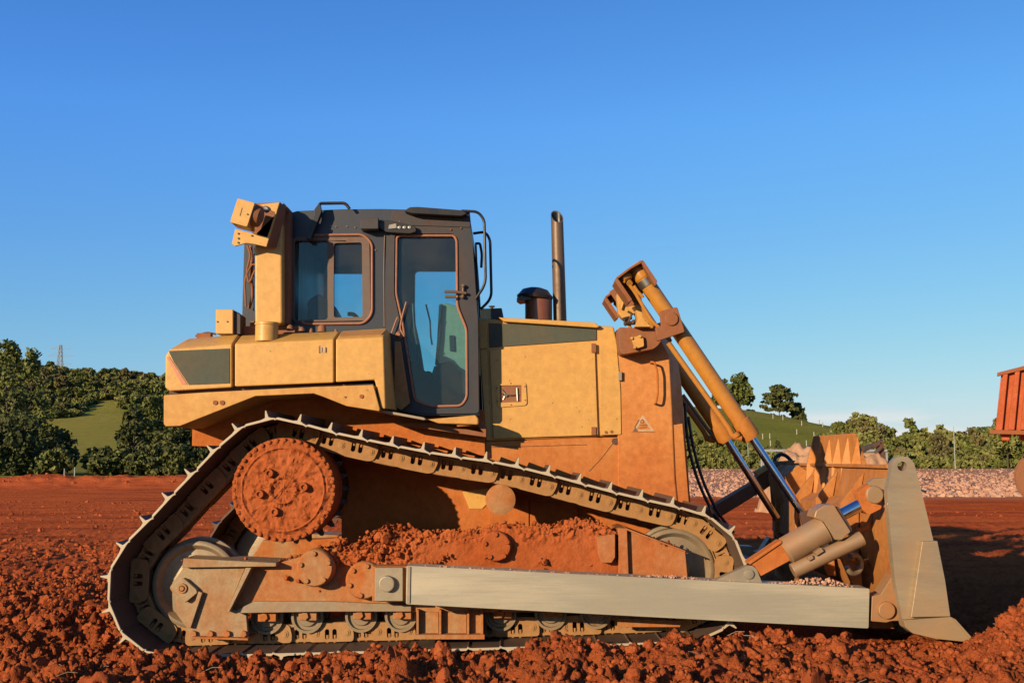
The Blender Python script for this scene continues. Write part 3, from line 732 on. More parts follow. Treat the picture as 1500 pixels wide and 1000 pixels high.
lp = part('lower_side_panel', m, dusty('orange_dust_paint', (.70, .29, .075), .42, .5, bmp=.14, mud=(.60, .185, .052), zdirt=(.75, 1.5)), ROOT, .005)
m = MB(); m.tube([P(904, 641, 7.998), P(880, 672, 7.998), P(863, 690, 7.998)], .002, 5); m.tube([P(716, 655, 7.998), P(860, 651, 7.998)], .002, 5)
c = P(901, 646, 7.99); m.cyl(c, c + Vector((0, .02, 0)), .024)
part('panel_seam', m, darkm, lp, 0)
m = MB()
hood_pts = [(699, 466), (735, 467.5), (899, 478), (904, 500), (906, 570), (907, 638), (711, 646)]
H0 = [P(a, b, 8.0) for a, b in hood_pts]; H1 = [p + Vector((0, 1.1, 0)) for p in H0]
m.loft([H0, H1]); hood = part('engine_hood', m, paint_hood, ROOT, .014)
m = MB(); m.prism(rc([(717, 513), (871, 502), (876, 637), (723, 642)], 1.5, 2), 7.978, 7.998); hd = part('engine_door', m, paint_hood, hood, .003)
m = MB(); m.prism(rc([(878, 502), (903, 501), (909, 570), (910, 636), (880, 637)], 1.5, 2), 7.976, 7.999); part('side_strip', m, paint_hood, hood, .003)
m = MB(); m.prism([(701.5, 469), (713.5, 469), (714, 509.5), (703, 511)], 7.985, 7.999); m.prism([(703.5, 513), (713.5, 512.5), (719, 643), (712, 643.5)], 7.985, 7.999); part('corner_strip', m, paint_hood, hood, .002)
m = MB(); m.prism(zz('D', (765, 56), (1450, 87), (1450, 165), (768, 212)), 7.990, 7.9985); part('hood_grille', m, grille, hood, .001)
m = MB(); q = [P(x, y, 7.99) for x, y in ((731, 467), (741, 469.5), (870, 476.5), (878, 477))]; m.loft([[P(730, 464.5, 7.95), P(738, 471, 7.95), P(874, 480, 7.95), P(879, 478, 7.95), P(871, 472, 7.95)], [p + Vector((0, .5, 0)) for p in [P(730, 464.5, 7.95), P(738, 471, 7.95), P(874, 480, 7.95), P(879, 478, 7.95), P(871, 472, 7.95)]]])
part('hood_lip', m, paint, hood, .008)
m = MB(); m.prism(rc([(727.5, 562), (770.5, 560), (772, 593.5), (729, 596.5)], 5, 4), 7.968, 7.977, holes=[[(732, 564.5), (764, 564), (764, 588.5), (733, 589.5)]])
lt = part('latch_plate', m, paint_hood, hood, .001)
m = MB(); m.prism([(732, 564.5), (764, 564), (764, 588.5), (733, 589.5)], 7.9765, 7.979); part('latch_recess', m, rust, hood, 0)
m = MB(); m.tube([P(735, 577, 7.966), P(748, 579, 7.966), P(760, 578, 7.966)], .004, 6); m.tube([P(757, 568, 7.966), P(758, 587, 7.966)], .006, 6); m.tube([P(735, 570, 7.966), P(740, 577, 7.966), P(737, 585, 7.966)], .0035, 6); m.cyl(P(741, 579, 7.972), P(741, 579, 7.962), .012)
part('latch_handle', m, chrome_d, hood, 0)
m = MB()
for y in ((503, 516), (625, 637)): m.prism([(866.5, y[0]), (873, y[0]), (873, y[1]), (866.5, y[1])], 7.965, 7.978)
for (x, y) in zz('D', (905, 440), (818, 470), (995, 460), (997, 547), (908, 577), (820, 553)): c = P(x, y, 7.965); m.cyl(c, c + Vector((0, .01, 0)), .006, n=8)
for (x, y) in ((888, 633), (896, 632)): c = P(x, y, 7.972); m.cyl(c, c + Vector((0, .01, 0)), .012, n=10)
part('hinge', m, rust, hood, .001)
# radiator guard (nose)
m = MB()
g0 = [(905, 480), (964, 490), (980, 520), (984, 600), (988, 700), (992, 742), (905, 742)]
G0 = [P(a, b, 7.985) for a, b in g0]
g1 = [(905, 480), (968, 490), (990, 510), (998, 560), (1006, 660), (1012, 742), (905, 742)]
G1 = [P(a, b, 8.12) for a, b in g1]
G1[0] = G0[0] + Vector((0, .135, 0)); G1[-1] = G0[-1] + Vector((0, .135, 0))
Gm = lambda r: [Vector((p.x, 2 * YM - p.y, p.z)) for p in r]
m.loft([G0, G1, Gm(G1), Gm(G0)])
nose = part('radiator_guard', m, dusty('orange_guard_paint', (.78, .33, .085), .16, .5, bmp=.12, mud=(.60, .175, .052), zdirt=(.9, 2.1)), ROOT, .008)
m = MB(); m.tube(ro([P(953, 531, 7.98), P(954, 530, 7.92), P(959, 531, 7.91), P(963, 545, 7.91), P(963.5, 575, 7.91), P(961, 590, 7.91), P(959, 591, 7.98)], .03), .0085, 8)
part('grab_handle', m, paint_low, nose, 0)
m = MB(); m.prism([(906, 544), (911, 544), (911, 557), (906, 557)], 7.955, 7.984); part('catch', m, steel, nose, .002)
tri = zz('F', (345, 195), (290, 312), (430, 312))
m = MB(); m.prism([(941.5, 607), (927.5, 631.5), (959, 631.5)], 7.9826, 7.9845, holes=[[(941.6, 613), (932.5, 629), (953.5, 629)]])
lab = part('warning_label', m, decal_l, nose, 0)
m = MB()
m.prism([(930.5, 625), (927.3, 631.6), (935, 631.6)], 7.981, 7.9835)
for pts in ([(935.5, 614), (936.5, 614.5), (930, 626), (929, 625.5)], [(937.5, 622), (948, 621.4), (948, 622.4), (937.5, 623)], [(936.5, 625.5), (947.5, 625), (947.5, 625.8), (936.5, 626.4)], [(926, 631.6), (959, 631.6), (959, 632.3), (926, 632.3)]): m.prism(pts, 7.981, 7.9835)
m.tube([P(a, b, 7.982) for a, b in [(940.5 + 2.4 * math.cos(t), 617 + 2.4 * math.sin(t)) for t in np.linspace(0, 2 * PI, 12)]], .0022, 5)
part('label_ink', m, decal_d, lab, 0)
# top casting of the guard with cylinder trunnion
m = MB(); m.prism(rc([(906, 479), (930, 480), (966, 480), (972, 492), (966, 504), (958, 511), (911, 519.5), (907, 510)], 4, 3), 7.80, 9.3)
cast = part('guard_crossbeam', m, rust, ROOT, .012)
m = MB(); m.prism(rc(zz('U', (265, 800), (350, 770), (385, 800), (390, 880), (305, 905), (285, 860)), 2, 3), 7.765, 7.80)
for (x, y) in zz('U', (270, 800), (352, 782), (300, 890)): c = P(x, y, 7.75); m.cyl(c, c + Vector((0, .03, 0)), .011, n=6)
part('pin_plate', m, paint_mid, cast, .003)
# --- lift cylinder (near) and mirror
YC = 7.62
LA, LB = P(929, 388, YC), P(1101.5, 642, YC); LE = P(1188, 770, YC - .05)
ax = (LB - LA).normalized(); ln = (LB - LA).length; r1 = 12.6 * YC / FPX
m = MB(); m.lathe(LA, ax, [(0, r1 * .5), (.0, r1 * .92), (.01, r1 * 1.02), (.115, r1 * 1.02), (.118, r1 * .95), (ln * .9, r1 * .95), (ln * .902, r1 * 1.12), (ln * .985, r1 * 1.12), (ln, r1), (ln, .03)], 40)
lc = part('lift_cylinder', m, paint_cyl, ROOT, 0)
m = MB(); m.lathe(LA + ax * .125, ax, [(0, r1 * .9), (.0, r1 * 1.04), (.055, r1 * 1.04), (.055, r1 * .9)], 40); part('steel_band', m, chrome_d, lc, 0)
m = MB(); m.cyl(LB - ax * .02, LE, 5.8 * YC / FPX, n=32); part('piston_rod', m, chrome, lc, 0)
m = MB(); m.prism(rc(zz('U', (545, 535), (715, 495), (790, 740), (520, 830), (500, 690), (560, 690)), 2, 2), 7.50, 7.545)
m.prism(rc(zz('U', (600, 560), (705, 530), (770, 730), (560, 790)), 2, 2), 7.70, 7.80)
c = P(*zz('U', (660, 612))[0], 7.485); m.lathe(c, (0, 1, 0), [(0, .03), (0, .045), (.006, .048), (.02, .048)], 32)
m.loft([[P(a, b, 7.545) for a, b in zz('U', (520, 830), (790, 740), (770, 690), (510, 780))], [P(a, b, 7.75) for a, b in zz('U', (520, 830), (790, 740), (770, 690), (510, 780))]])
part('trunnion_block', m, rust, lc, .006)
m = MB(); off = Vector((0, 0, 0))
m.tube(ro([P(a, b, 7.56) for a, b in zz('U', (250, 285), (300, 350), (340, 420), (420, 560), (470, 640), (545, 705))], .05), 2.7 * YC / FPX, 10)
m.tube(ro([P(a, b, 7.56) for a, b in [(979, 502), (1068, 627), (1074, 640), (1086, 642)]], .04), 4.0 * YC / FPX, 12)
m.lathe(P(1076, 634, 7.56), ax, [(0, .03), (.03, .03)], 16)
part('oil_pipe', m, paint_cyl, lc, 0)
m = MB()    # shield round the cylinder head
m.prism(zz('U', (105, 245), (125, 205), (275, 425), (245, 450)), 7.50, 7.72)
m.prism(zz('U', (372, 38), (385, 45), (520, 245), (500, 290), (478, 262), (360, 60)), 7.50, 7.72)
m.prism(zz('U', (120, 205), (245, 112), (360, 45), (375, 40), (378, 60), (262, 125), (140, 218)), 7.50, 7.72)
m.prism(zz('U', (130, 210), (370, 55), (500, 270), (440, 280), (300, 470)), 7.72, 7.74)
part('cylinder_shield', m, rust, lc, .003)
m = MB(); m.cyl(P(*zz('U', (178, 232))[0], 7.55), P(*zz('U', (245, 190))[0], 7.58), .028, n=16); m.cyl(P(*zz('U', (235, 240))[0], 7.60), P(*zz('U', (250, 268))[0], 7.55), .022, n=12)
m.tube([P(*zz('U', (290, 290))[0], 7.55), P(*zz('U', (330, 350))[0], 7.55), P(*zz('U', (380, 400))[0], 7.55)], .012, 8)
part('hose_fitting', m, paint_cyl, lc, .001)
lc2 = mirror(lc, ROOT)        # the far cylinder of the pair stands close beside the near one, in front of the guard
for v in [lc2]: v.location.y -= 2 * (YM - YC) - .87
# castings and lines between the two cylinders
m = MB(); m.prism(rc(zz('U', (125, 365), (160, 345), (200, 420), (215, 500), (300, 480), (330, 540), (290, 560), (250, 600), (180, 610), (140, 560)), 1.5, 2), 7.88, 7.98)
m.tube(ro([P(a, b, 7.86) for a, b in zz('U', (170, 370), (190, 440), (165, 520))], .02), .008, 8)
m.prism(zz('U', (300, 480), (360, 480), (380, 600), (460, 690), (300, 690), (330, 620)), 7.72, 7.82)
wl = part('cylinder_bracket', m, paint_mid, ROOT, .003)
m = MB()
for (a, b), (e, f) in (((190, 620), (260, 600)), ((200, 660), (300, 650)), ((280, 640), (360, 650)), ((420, 670), (430, 690))): m.cyl(P(*zz('U', (a, b))[0], 7.86), P(*zz('U', (e, f))[0], 7.9), .016, n=10)
m.tube(ro([P(a, b, 7.87) for a, b in zz('U', (230, 540), (270, 560), (250, 620), (200, 680))], .03), .008, 8)
m.tube(ro([P(a, b, 7.85) for a, b in zz('U', (280, 500), (320, 560), (310, 640), (340, 690))], .03), .010, 8)
part('bracket_hose', m, darkm, wl, 0)
# hoses
for Y, pts in ((8.25, [(1003, 590), (1007, 652), (1024, 710), (1044, 751), (1064, 774)]), (8.35, [(1008, 610), (1016, 660), (1032, 712), (1054, 755), (1075, 780)])):
    m = MB(); m.tube(ro([P(a, b, Y) for a, b in pts], .3, 8), .0125, 10); part('hydraulic_hose', m, black, ROOT, 0)
m = MB(); m.tube(ro([P(a, b, 9.2) for a, b in [(1000, 578), (1048, 644), (1060, 652)]], .03), .016, 8); part('hydraulic_hose', m, rust, ROOT, 0)

# --- rear tank, side pods, fender
def pod(name, s0, s1, mat, parent=ROOT, yb=7.98, mt=.012):
    m = MB(); a = [P(x, y, 7.38) for x, y in s0]; b = [P(x, y, 7.55) for x, y in s1]
    m.loft([a, b, [p + Vector((0, yb - 7.55, 0)) for p in b]]); return part(name, m, mat, parent, mt)
pod_m = paint
tank = pod('rear_tank', [(247, 512), (340, 504), (340, 567.5), (249, 573), (242, 568), (242, 522)], [(275, 496), (349.5, 490), (349.5, 566.5), (250, 572), (243, 566), (252, 510)], pod_m, yb=9.7)
m = MB(); m.prism(zz('C', (117, 234), (505, 218), (506, 440), (246, 450), (150, 305)), 7.375, 7.3795); part('side_grille', m, grille, tank, .001)
m = MB(); m.prism(zz('C', (105, 275), (120, 270), (236, 448), (200, 446)), 7.3755, 7.3795); part('reflector', m, salmon, tank, 0)
pm = pod('side_pod', [(343.5, 503.5), (489, 497), (489, 560.5), (343.5, 566.5)], [(353, 491.5), (497, 485.5), (497, 559), (353, 565.5)], pod_m)
m = MB()
for k, (a, b, c2) in enumerate(((467, 469, decal_d),)): m.prism([(a, 506.5), (b, 506.5), (b, 517), (a, 517)], 7.376, 7.3795)
m.prism([(471.2, 508.5), (472.3, 508.5), (472.3, 515.5), (471.2, 515.5)], 7.374, 7.3765); m.prism([(476.8, 508.5), (477.8, 508.5), (477.8, 516), (476.8, 516)], 7.374, 7.3765)
em = part('emblem', m, decal_d, pm, 0)
m = MB(); m.prism([(469.4, 507), (476.5, 508), (476.5, 516.5), (469.4, 516.5)], 7.3768, 7.3797); part('emblem_plate', m, decal_l, em, 0)
fp = pod('front_pod', [(491.5, 497), (562, 494), (565, 599), (557.5, 598.5), (548.5, 556.5), (491.5, 560)], [(500, 485), (566, 481), (577, 600), (565, 599), (556, 557), (500, 558)], pod_m)
m = MB(); m.loft([[P(a, b, 7.42) for a, b in ((497, 493.6), (559, 490.6), (559, 489.6), (497, 492.6))], [P(a, b, 7.53) for a, b in ((501, 486.6), (566, 483), (566, 482), (501, 485.6))]]); part('step_plate', m, tank_top, fp, 0)
fen_pts = zz('C', (85, 515), (350, 497), (700, 480), (1050, 462), (1422, 450), (1462, 600), (1460, 618), (1250, 585), (1100, 525), (1040, 505), (670, 522), (190, 712), (100, 715), (85, 700))
m = MB(); m.prism(fen_pts, 7.35, 7.94); fen = part('fender', m, paint_mid, ROOT, .006)
m = MB()
for (x, y, r_) in ((413, 563, .016), (457, 563, .016), (1345, 523, .014), (1241, 527, .006)): c = P(*zz('C', (x, y))[0], 7.343); m.lathe(c, (0, 1, 0), [(0, r_ * .6), (0, r_), (.01, r_)], 14)
part('bolt_head', m, rust, fen, 0)
m = MB(); m.prism(zz('C', (120, 478), (1420, 440), (1420, 470), (120, 510)), 7.45, 9.6); part('deck_gap', m, darkm, ROOT, 0)
for o in (pm, fp, fen): mirror(o, ROOT)
# filler neck
m = MB(); a = P(390.5, 500, 7.47); b = P(390.5, 472.5, 7.47); R = 17.2 * 7.47 / FPX
m.lathe(a, (0, 0, 1), [(0, R * .97), ((b - a).length - .02, R * .97), ((b - a).length - .018, R * 1.03), ((b - a).length - .004, R * 1.03), ((b - a).length, R * .98), ((b - a).length, R * .9)], 40)
part('filler_neck', m, paint, ROOT, 0)
for (x, y, r_, h) in ((425, 478, .022, .03), (442, 479, .02, .02), (471.5, 480, .028, .04), (456, 481, .012, .02), (492, 481, .012, .015)):
    m = MB(); c = P(x, y + 6, 7.62); m.lathe(c, (0, 0, 1), [(0, r_ * 1.2), (h, r_), (h + .012, r_ * .4)], 14); part('deck_fitting', m, rust, ROOT, .002)
m = MB(); m.tube(ro([P(a, b, 7.62) for a, b in zz('C', (290, 140), (360, 115), (420, 128))], .03), .007, 8); part('deck_cable', m, darkm, ROOT, 0)
m = MB(); c = P(*zz('C', (345, 135))[0], 7.62); m.box((c.x - .05, 7.6, c.z - .02), (c.x + .05, 7.66, c.z + .015)); part('deck_plate', m, rust, ROOT, .002)
m = MB(); m.box((P(356, 484, 7.7).x, 7.68, P(356, 492, 7.7).z), (P(440, 484, 7.7).x, 7.78, P(356, 478, 7.7).z)); part('deck_bar', m, rust, ROOT, .002)
# roll-over post
m = MB(); m.prism([(372.5, 340), (413, 300), (414, 474), (373, 474)], 7.56, 7.74)
post = part('rollover_post', m, paint, ROOT, .018)
m = MB(); m.prism([(414.2, 296), (424, 306), (422, 474), (415, 474)], 7.64, 7.76); part('post_side', m, rust, post, .003)  # right side of the post, in a darker brown than the rest
m = MB(); m.prism(zz('T', (595, 215), (940, 180), (725, 905), (520, 860), (390, 845), (210, 895), (160, 860), (215, 610), (430, 670), (740, 745), (870, 345), (770, 300)), 7.42, 7.44)
lb = part('lamp_hood', m, paint, ROOT, .003)
m = MB(); m.prism(zz('T', (400, 200), (940, 180), (725, 905), (500, 700)), 7.56, 7.575); 
m.loft([[P(a, b, 7.44) for a, b in zz('T', (935, 180), (945, 185), (730, 905), (720, 900))], [P(a, b, 7.62) for a, b in zz('T', (1045, 250), (1055, 255), (960, 935), (950, 930))]])
part('hood_back', m, rust, lb, .002)  # the brown here stands in for the shade inside the lamp hood
m = MB(); m.prism(zz('T', (940, 165), (955, 200), (1090, 290), (1070, 320), (1000, 330), (950, 240)), 7.6, 7.75); part('post_cap', m, rust, lb, .002)
q0 = rc(zz('T', (255, 115), (535, 190), (410, 580), (130, 505)), 2.2, 3)
m = MB(); m.prism(q0, 7.24, 7.42); lbx = part('work_lamp', m, paint, ROOT, .005)
m = MB()
for (x, y) in zz('T', (417, 375)): c = P(x, y, 7.235); m.cyl(c, c + Vector((0, .01, 0)), .006, n=8)
m.tube([P(*zz('T', (330, 270))[0], 7.2385), P(*zz('T', (295, 400))[0], 7.2385)], .002, 4)
for (x, y) in zz('T', (270, 690), (272, 768), (268, 838), (490, 725)): c = P(x, y, 7.415); m.cyl(c, c + Vector((0, .008, 0)), .0075, n=8)
part('bolt_head', m, darkm, lbx, 0)
m = MB(); cc = P(*zz('T', (560, 390))[0], 7.33); m.lathe(cc + Vector((-.03, 0, .0)), (math.cos(-.27), .0, math.sin(-.27)), [(0, .085), (.06, .07), (.075, .04)], 24); part('lamp_reflector', m, rust, lbx, 0)
m = MB(); cc = P(*zz('T', (712, 285))[0], 7.40); m.lathe(cc, (0, 1, 0), [(0, .008), (.0, .014), (.006, .022), (.03, .024)], 20); part('bolt_washer', m, chrome_d, lbx, 0)
m = MB(); m.prism(rc(zz('T', (405, 578), (470, 590), (520, 600), (520, 640), (490, 660), (440, 625)), 1, 2), 7.37, 7.40); part('lamp_lug', m, paint, lbx, .001)
m = MB(); m.prism([(316, 453), (341, 453), (341, 488.5), (316, 488.5)], 7.55, 7.75); l2 = part('rear_lamp', m, paint, ROOT, .004)
m = MB(); m.prism([(341.3, 453.5), (352, 461), (352, 489), (341.3, 489)], 7.58, 7.74); part('lamp_side', m, darkm, l2, .002)  # right side of the lamp box, in dark grey
m = MB()
for (x, y) in ((318.5, 471), (333, 471)): c = P(x, y, 7.545); m.cyl(c, c + Vector((0, .01, 0)), .006, n=8)
part('bolt_head', m, darkm, l2, 0)

# --- cab
YCAB, YCF = 7.80, 9.30
roofline = [(418, 314), (435, 309), (500, 306), (560, 306), (688, 309.5), (691, 342)]
body = [(418, 314), (435, 309), (500, 306.5), (560, 306), (688, 309.5), (691, 342), (697, 430), (700, 466), (703, 608), (620, 609), (577, 600), (556, 560), (556, 500), (418, 500)]
winr = rc([(428, 349), (539, 349), (541, 467), (428, 470)], 12, 6)
door = rc([(581, 345), (665, 345), (669, 352), (670, 449), (683.5, 482), (684, 582), (676, 594), (632, 595), (607, 586), (600, 540), (589, 470), (580, 430)], 7, 5)
m = MB(); m.prism(body, YCAB, YCAB + .05, holes=[winr, door]); cab = part('cab', m, cabm, ROOT, .004)
m = MB()    # far wall: same window openings, butted on the floor
F0 = lambda pts: [(P(a, b, YCAB).x, P(a, b, YCAB).z) for a, b in pts]
m.prism(F0(body), YCF, YCF + .05, px=False, holes=[F0(winr), F0(door)]); part('cab_far_wall', m, cabm, cab, .003)
m = MB()    # roof, floor, rear and front pillars
rf = [(419, 315), (435, 310), (500, 307.5), (560, 307), (687, 310.5), (688, 330), (600, 336), (430, 340)]
m.prism(F0(rf), YCAB + .051, YCF - .001, px=False)
m.prism(F0([(420, 482), (570, 482), (600, 600), (700, 600), (700, 606), (580, 598), (560, 498), (420, 498)]), YCAB + .051, YCF - .001, px=False)
m.prism(F0([(418.5, 316), (424, 316), (424, 481), (418.5, 481)]), YCAB + .051, YCF - .001, px=False)
for y0, y1 in ((YCAB + .051, YCAB + .16), (YCF - .16, YCF - .001)):
    m.prism(F0([(689, 345), (700, 600), (692, 600), (682, 345)]), y0, y1, px=False)
part('cab_shell', m, cabm, cab, .003)
m = MB(); a = P(357, 352, 8.0); b = P(420, 475, 8.0)   # narrower rear bay of the cab behind the post
for y0, y1 in ((8.02, 8.05), (9.05, 9.08)): m.prism([(357.5, 356), (364, 350), (430, 350), (430, 372), (372, 372), (372, 455), (430, 455), (430, 482), (354, 482)] if y0 < 8.5 else [(357.5, 356), (364, 350), (430, 350), (430, 482), (354, 482)], 8.02, 8.05) if y0 < 8.5 else m.box((a.x, y0, b.z), (b.x, y1, a.z))
m.box((a.x, 8.051, a.z), (b.x, 9.049, a.z + .03)); part('rear_bay', m, cabm, cab, .003)
m = MB(); m.tube(ro([P(a, b, 7.98) for a, b in zz('A', (640, 390), (650, 500), (640, 600), (655, 700), (630, 790))], .1), .012, 8)
m.tube(ro([P(a, b, 7.94) for a, b in zz('A', (620, 390), (640, 450), (612, 560), (630, 640), (660, 560), (690, 520), (650, 505), (600, 600), (610, 780))], .06), .008, 8)
m.box((P(366, 480, 7.9).x, 7.9, P(366, 488, 7.9).z), (P(372, 480, 7.9).x, 7.96, P(366, 470, 7.9).z)); part('wiring_loom', m, rust, ROOT, 0)
# glass
def gl(pts, Y, parent=cab, px=True):
    m = MB(); m.prism(pts, Y, Y + .006, px=px); return part('window_pane', m, glass, parent, 0)
gl(winr, YCAB + .02); gl(door, YCAB + .02); gl(F0(winr), YCF + .02, px=False); gl(F0(door), YCF + .02, px=False)
m = MB()   # sliding window frame
m.prism(rc([(426, 347), (541, 347), (543, 469), (426, 472)], 12, 6), YCAB - .012, YCAB + .012, holes=[rc([(431, 352.5), (479.5, 352.5), (480, 468), (431, 469)], 5, 4), rc([(489, 356), (530, 355), (531, 464), (489, 465)], 4, 4)])
wf = part('window_frame', m, brownseal, cab, .003)
m = MB(); m.tube([P(a, b, YCAB - .012) for a, b in rc([(450, 344.5), (532, 343.5), (545, 356), (545, 460), (533, 473.5), (440, 474.5)], 11, 5)][2:-2], .0095, 8); part('window_seal', m, pinkseal, wf, 0)
dl = [P(a, b, YCAB - .006) for a, b in door]; 
m = MB(); m.tube(dl + [dl[0]], .0095, 8); ds = part('door_seal', m, pinkseal, cab, 0)
m = MB(); dr = rc([(563, 340), (571, 326), (688, 326), (692, 350), (697, 430), (700, 466), (701.5, 605), (620, 606), (579, 597), (566, 500)], 5, 4)
m.prism(dr, YCAB - .022, YCAB - .001, holes=[rc([(578, 342), (664, 342), (672, 350), (673, 448), (686, 480), (687, 584), (677, 597), (632, 598), (605, 589), (597, 540), (586, 470), (577, 430)], 7, 5)])
dro = part('cab_door', m, cabd, cab, .004)
m = MB(); m.tube([P(a, b, YCAB - .028) for a, b in ((563.5, 345), (562, 400), (563, 478))], .005, 6); part('gutter', m, brownseal, cab, 0)
m = MB(); m.tube([P(a, b, YCAB - .05) for a, b in ((651, 427), (664, 427), (683, 429.5))], .011, 8); m.tube([P(a, b, YCAB - .05) for a, b in ((652, 434.5), (668, 434.5))], .011, 8)
for (x, y) in ((678.5, 418), (677.5, 434)): m.lathe(P(x, y, YCAB - .06), (0, 1, 0), [(0, .006), (.006, .013), (.05, .012)], 14)
m.tube([P(678.5, 418, YCAB - .04), P(678, 434, YCAB - .04)], .009, 8)
part('door_handle', m, exh, dro, 0)
m = MB(); m.tube(ro([P(a, b, YCAB - .05) for a, b in zz('Y', (45, 480), (35, 500), (12, 565))], .02), .006, 6); m.tube(ro([P(a, b, YCAB - .06) for a, b in zz('Y', (90, 400), (70, 470), (55, 540), (80, 580))], .03), .007, 6)
m.lathe(P(*zz('Y', (48, 570))[0], YCAB - .07), (0, 1, 0), [(0, .012), (.05, .03)], 12)
part('grab_lever', m, pinkseal, cab, 0)
# cab interior: console, seat, wheel, levers
m = MB(); m.prism([(643, 446), (652, 443), (672, 449), (688, 470), (694, 500), (694, 545), (680, 548), (660, 530), (637, 534), (640, 500)], 8.06, 8.5); con = part('dashboard', m, dash_m, cab, .01)
m = MB(); m.prism([(643, 446), (648, 444.5), (645, 500), (641, 533), (637, 534), (640, 500)], 8.02, 8.055); m.prism([(658, 491), (666, 491), (667, 515), (659, 514)], 8.045, 8.058); m.prism([(636, 536), (660, 531), (690, 548), (690, 592), (640, 592), (622, 580)], 8.0, 8.4); part('console_panel', m, seatm, con, .006)
m = MB(); m.prism(rc(F0([(585, 540), (625, 535), (632, 560), (600, 585), (570, 580)]), .03), 8.25, 8.8, px=False); m.prism(rc(F0([(432, 430), (455, 415), (470, 440), (520, 560), (590, 560), (590, 590), (480, 590)]), .05), 8.2, 8.85, px=False)
m.prism(rc(F0([(428, 445), (440, 425), (455, 430), (466, 470), (440, 490)]), .05), 8.3, 8.75, px=False)
part('driver_seat', m, seatm, cab, .02)
m = MB(); m.tube(ro([Vector((P(a, b, YCAB).x, y, P(a, b, YCAB).z)) for a, b, y in ((600, 540, 8.3), (604, 500, 8.3), (598, 470, 8.3), (596, 430, 8.3))], .1), .012, 8)
m.tube(ro([Vector((P(a, b, YCAB).x, y, P(a, b, YCAB).z)) for a, b, y in ((493, 478, 9.1), (494, 440, 9.1), (480, 425, 9.1), (470, 425, 9.1))], .1), .018, 8)
m.tube(ro([Vector((P(a, b, YCAB).x, y, P(a, b, YCAB).z)) for a, b, y in ((600, 590, 8.1), (612, 560, 8.1), (622, 545, 8.1))], .1), .014, 8)
part('control_lever', m, black, cab, 0)
m = MB(); m.tube([P(a, b, YCF + .08) for a, b in ((624, 446), (630, 470), (631, 492), (633, 505))], .008, 6); part('wiper_blade', m, black, cab, 0)
# roof trim, rails
m = MB(); m.prism(rc([(592, 309), (600, 303.5), (612, 303), (677, 308), (684, 312.5), (676, 316), (603, 312)], 2, 3), YCAB - .12, YCAB + .02); part('roof_visor', m, black, cab, .003)
m = MB(); m.prism([(575, 308), (688, 311), (689, 333), (600, 330), (572, 324)], YCAB - .03, YCAB - .001); part('roof_trim', m, cabd, cab, .003)
m = MB(); m.tube(ro([P(a, b, 7.74) for a, b in ((676, 309), (700, 310), (709.5, 322), (711.5, 416), (696.5, 438))], .06, 6), .0105, 10)
m.tube(ro([P(a, b, 7.95) for a, b in ((693, 342), (711, 339.5), (718, 351), (720, 437), (704, 453))], .06, 6), .0105, 10); m.tube([P(a, b, 7.98) for a, b in ((697, 357), (700, 430), (703, 452))], .007, 8)
part('grab_rail', m, black, cab, 0)
m = MB(); m.tube(ro([P(a, b, 7.95) for a, b in ((696, 357), (703, 356), (706, 372), (705, 392))], .03), .010, 8); part('wiper_arm', m, black, cab, 0)
m = MB(); m.tube(ro([P(a, b, 7.74) for a, b in ((468, 299.5), (470, 298), (506, 297.5), (512, 306))], .03), .012, 8); m.prism(zz('A', (1078, 115), (1090, 175), (1020, 350), (995, 345), (1045, 200), (1045, 160)), 7.70, 7.76); part('roof_handle', m, black, cab, .002)
def wbox(pts, Y0, Y1, name='roof_lamp', mat=cabd): m = MB(); m.prism(pts, Y0, Y1); return part(name, m, mat, cab, .003)
wbox(rc([(528, 319.5), (554, 318.5), (554, 335), (528, 335)], 1, 2), YCAB - .12, YCAB - .001)
wbox(rc([(554, 322), (572, 323), (608, 331), (610, 339), (600, 342), (566, 340), (554, 333)], 2, 2), YCAB - .07, YCAB - .023, 'lamp_cluster', black)
m = MB(); m.prism(rc(zz('B', (130, 215), (175, 205), (178, 235), (125, 240)), 1, 2), YCAB - .078, YCAB - .0705)
for x in (195, 228, 260): c = P(*zz('B', (x, 230))[0], YCAB - .078); m.lathe(c, (0, 1, 0), [(0, .005), (0.002, .011), (.01, .012)], 12)
part('lamp_lens', m, lens_m, cab, 0)
m = MB()
for (x, y) in ((484, 331), (492, 332), (508, 331.5), (520, 333), (660, 336), (675, 334), (550, 366), (585, 324)): c = P(x, y, YCAB - .006 if x < 560 else YCAB - .032); m.cyl(c, c + Vector((0, .01, 0)), .007, n=8)
part('rivet', m, brownseal, cab, 0)
# step and running board
m = MB(); m.prism([(624, 614), (697, 607.5), (701, 613), (701, 622), (640, 620)], 7.60, 7.8); st_ = part('cab_step', m, paint_mid, ROOT, .012)
m = MB(); m.prism([(697, 610), (712, 624), (712, 637), (700, 624)], 7.7, 7.95); m.prism([(582, 618), (640, 620), (712, 634), (712, 640), (640, 630), (582, 622)], 7.72, 7.94); part('step_bracket', m, rust, st_, .003)
m = MB(); m.prism([(557, 599.5), (620, 611), (624, 614), (620, 615), (556, 603)], 7.45, 7.9); part('deck_edge', m, steel, ROOT, .002)
m = MB(); m.prism([(578, 500), (586, 500), (600, 590), (588, 600), (578, 596)], 7.70, 7.74); part('pod_inner_face', m, tank_top, ROOT, .002)
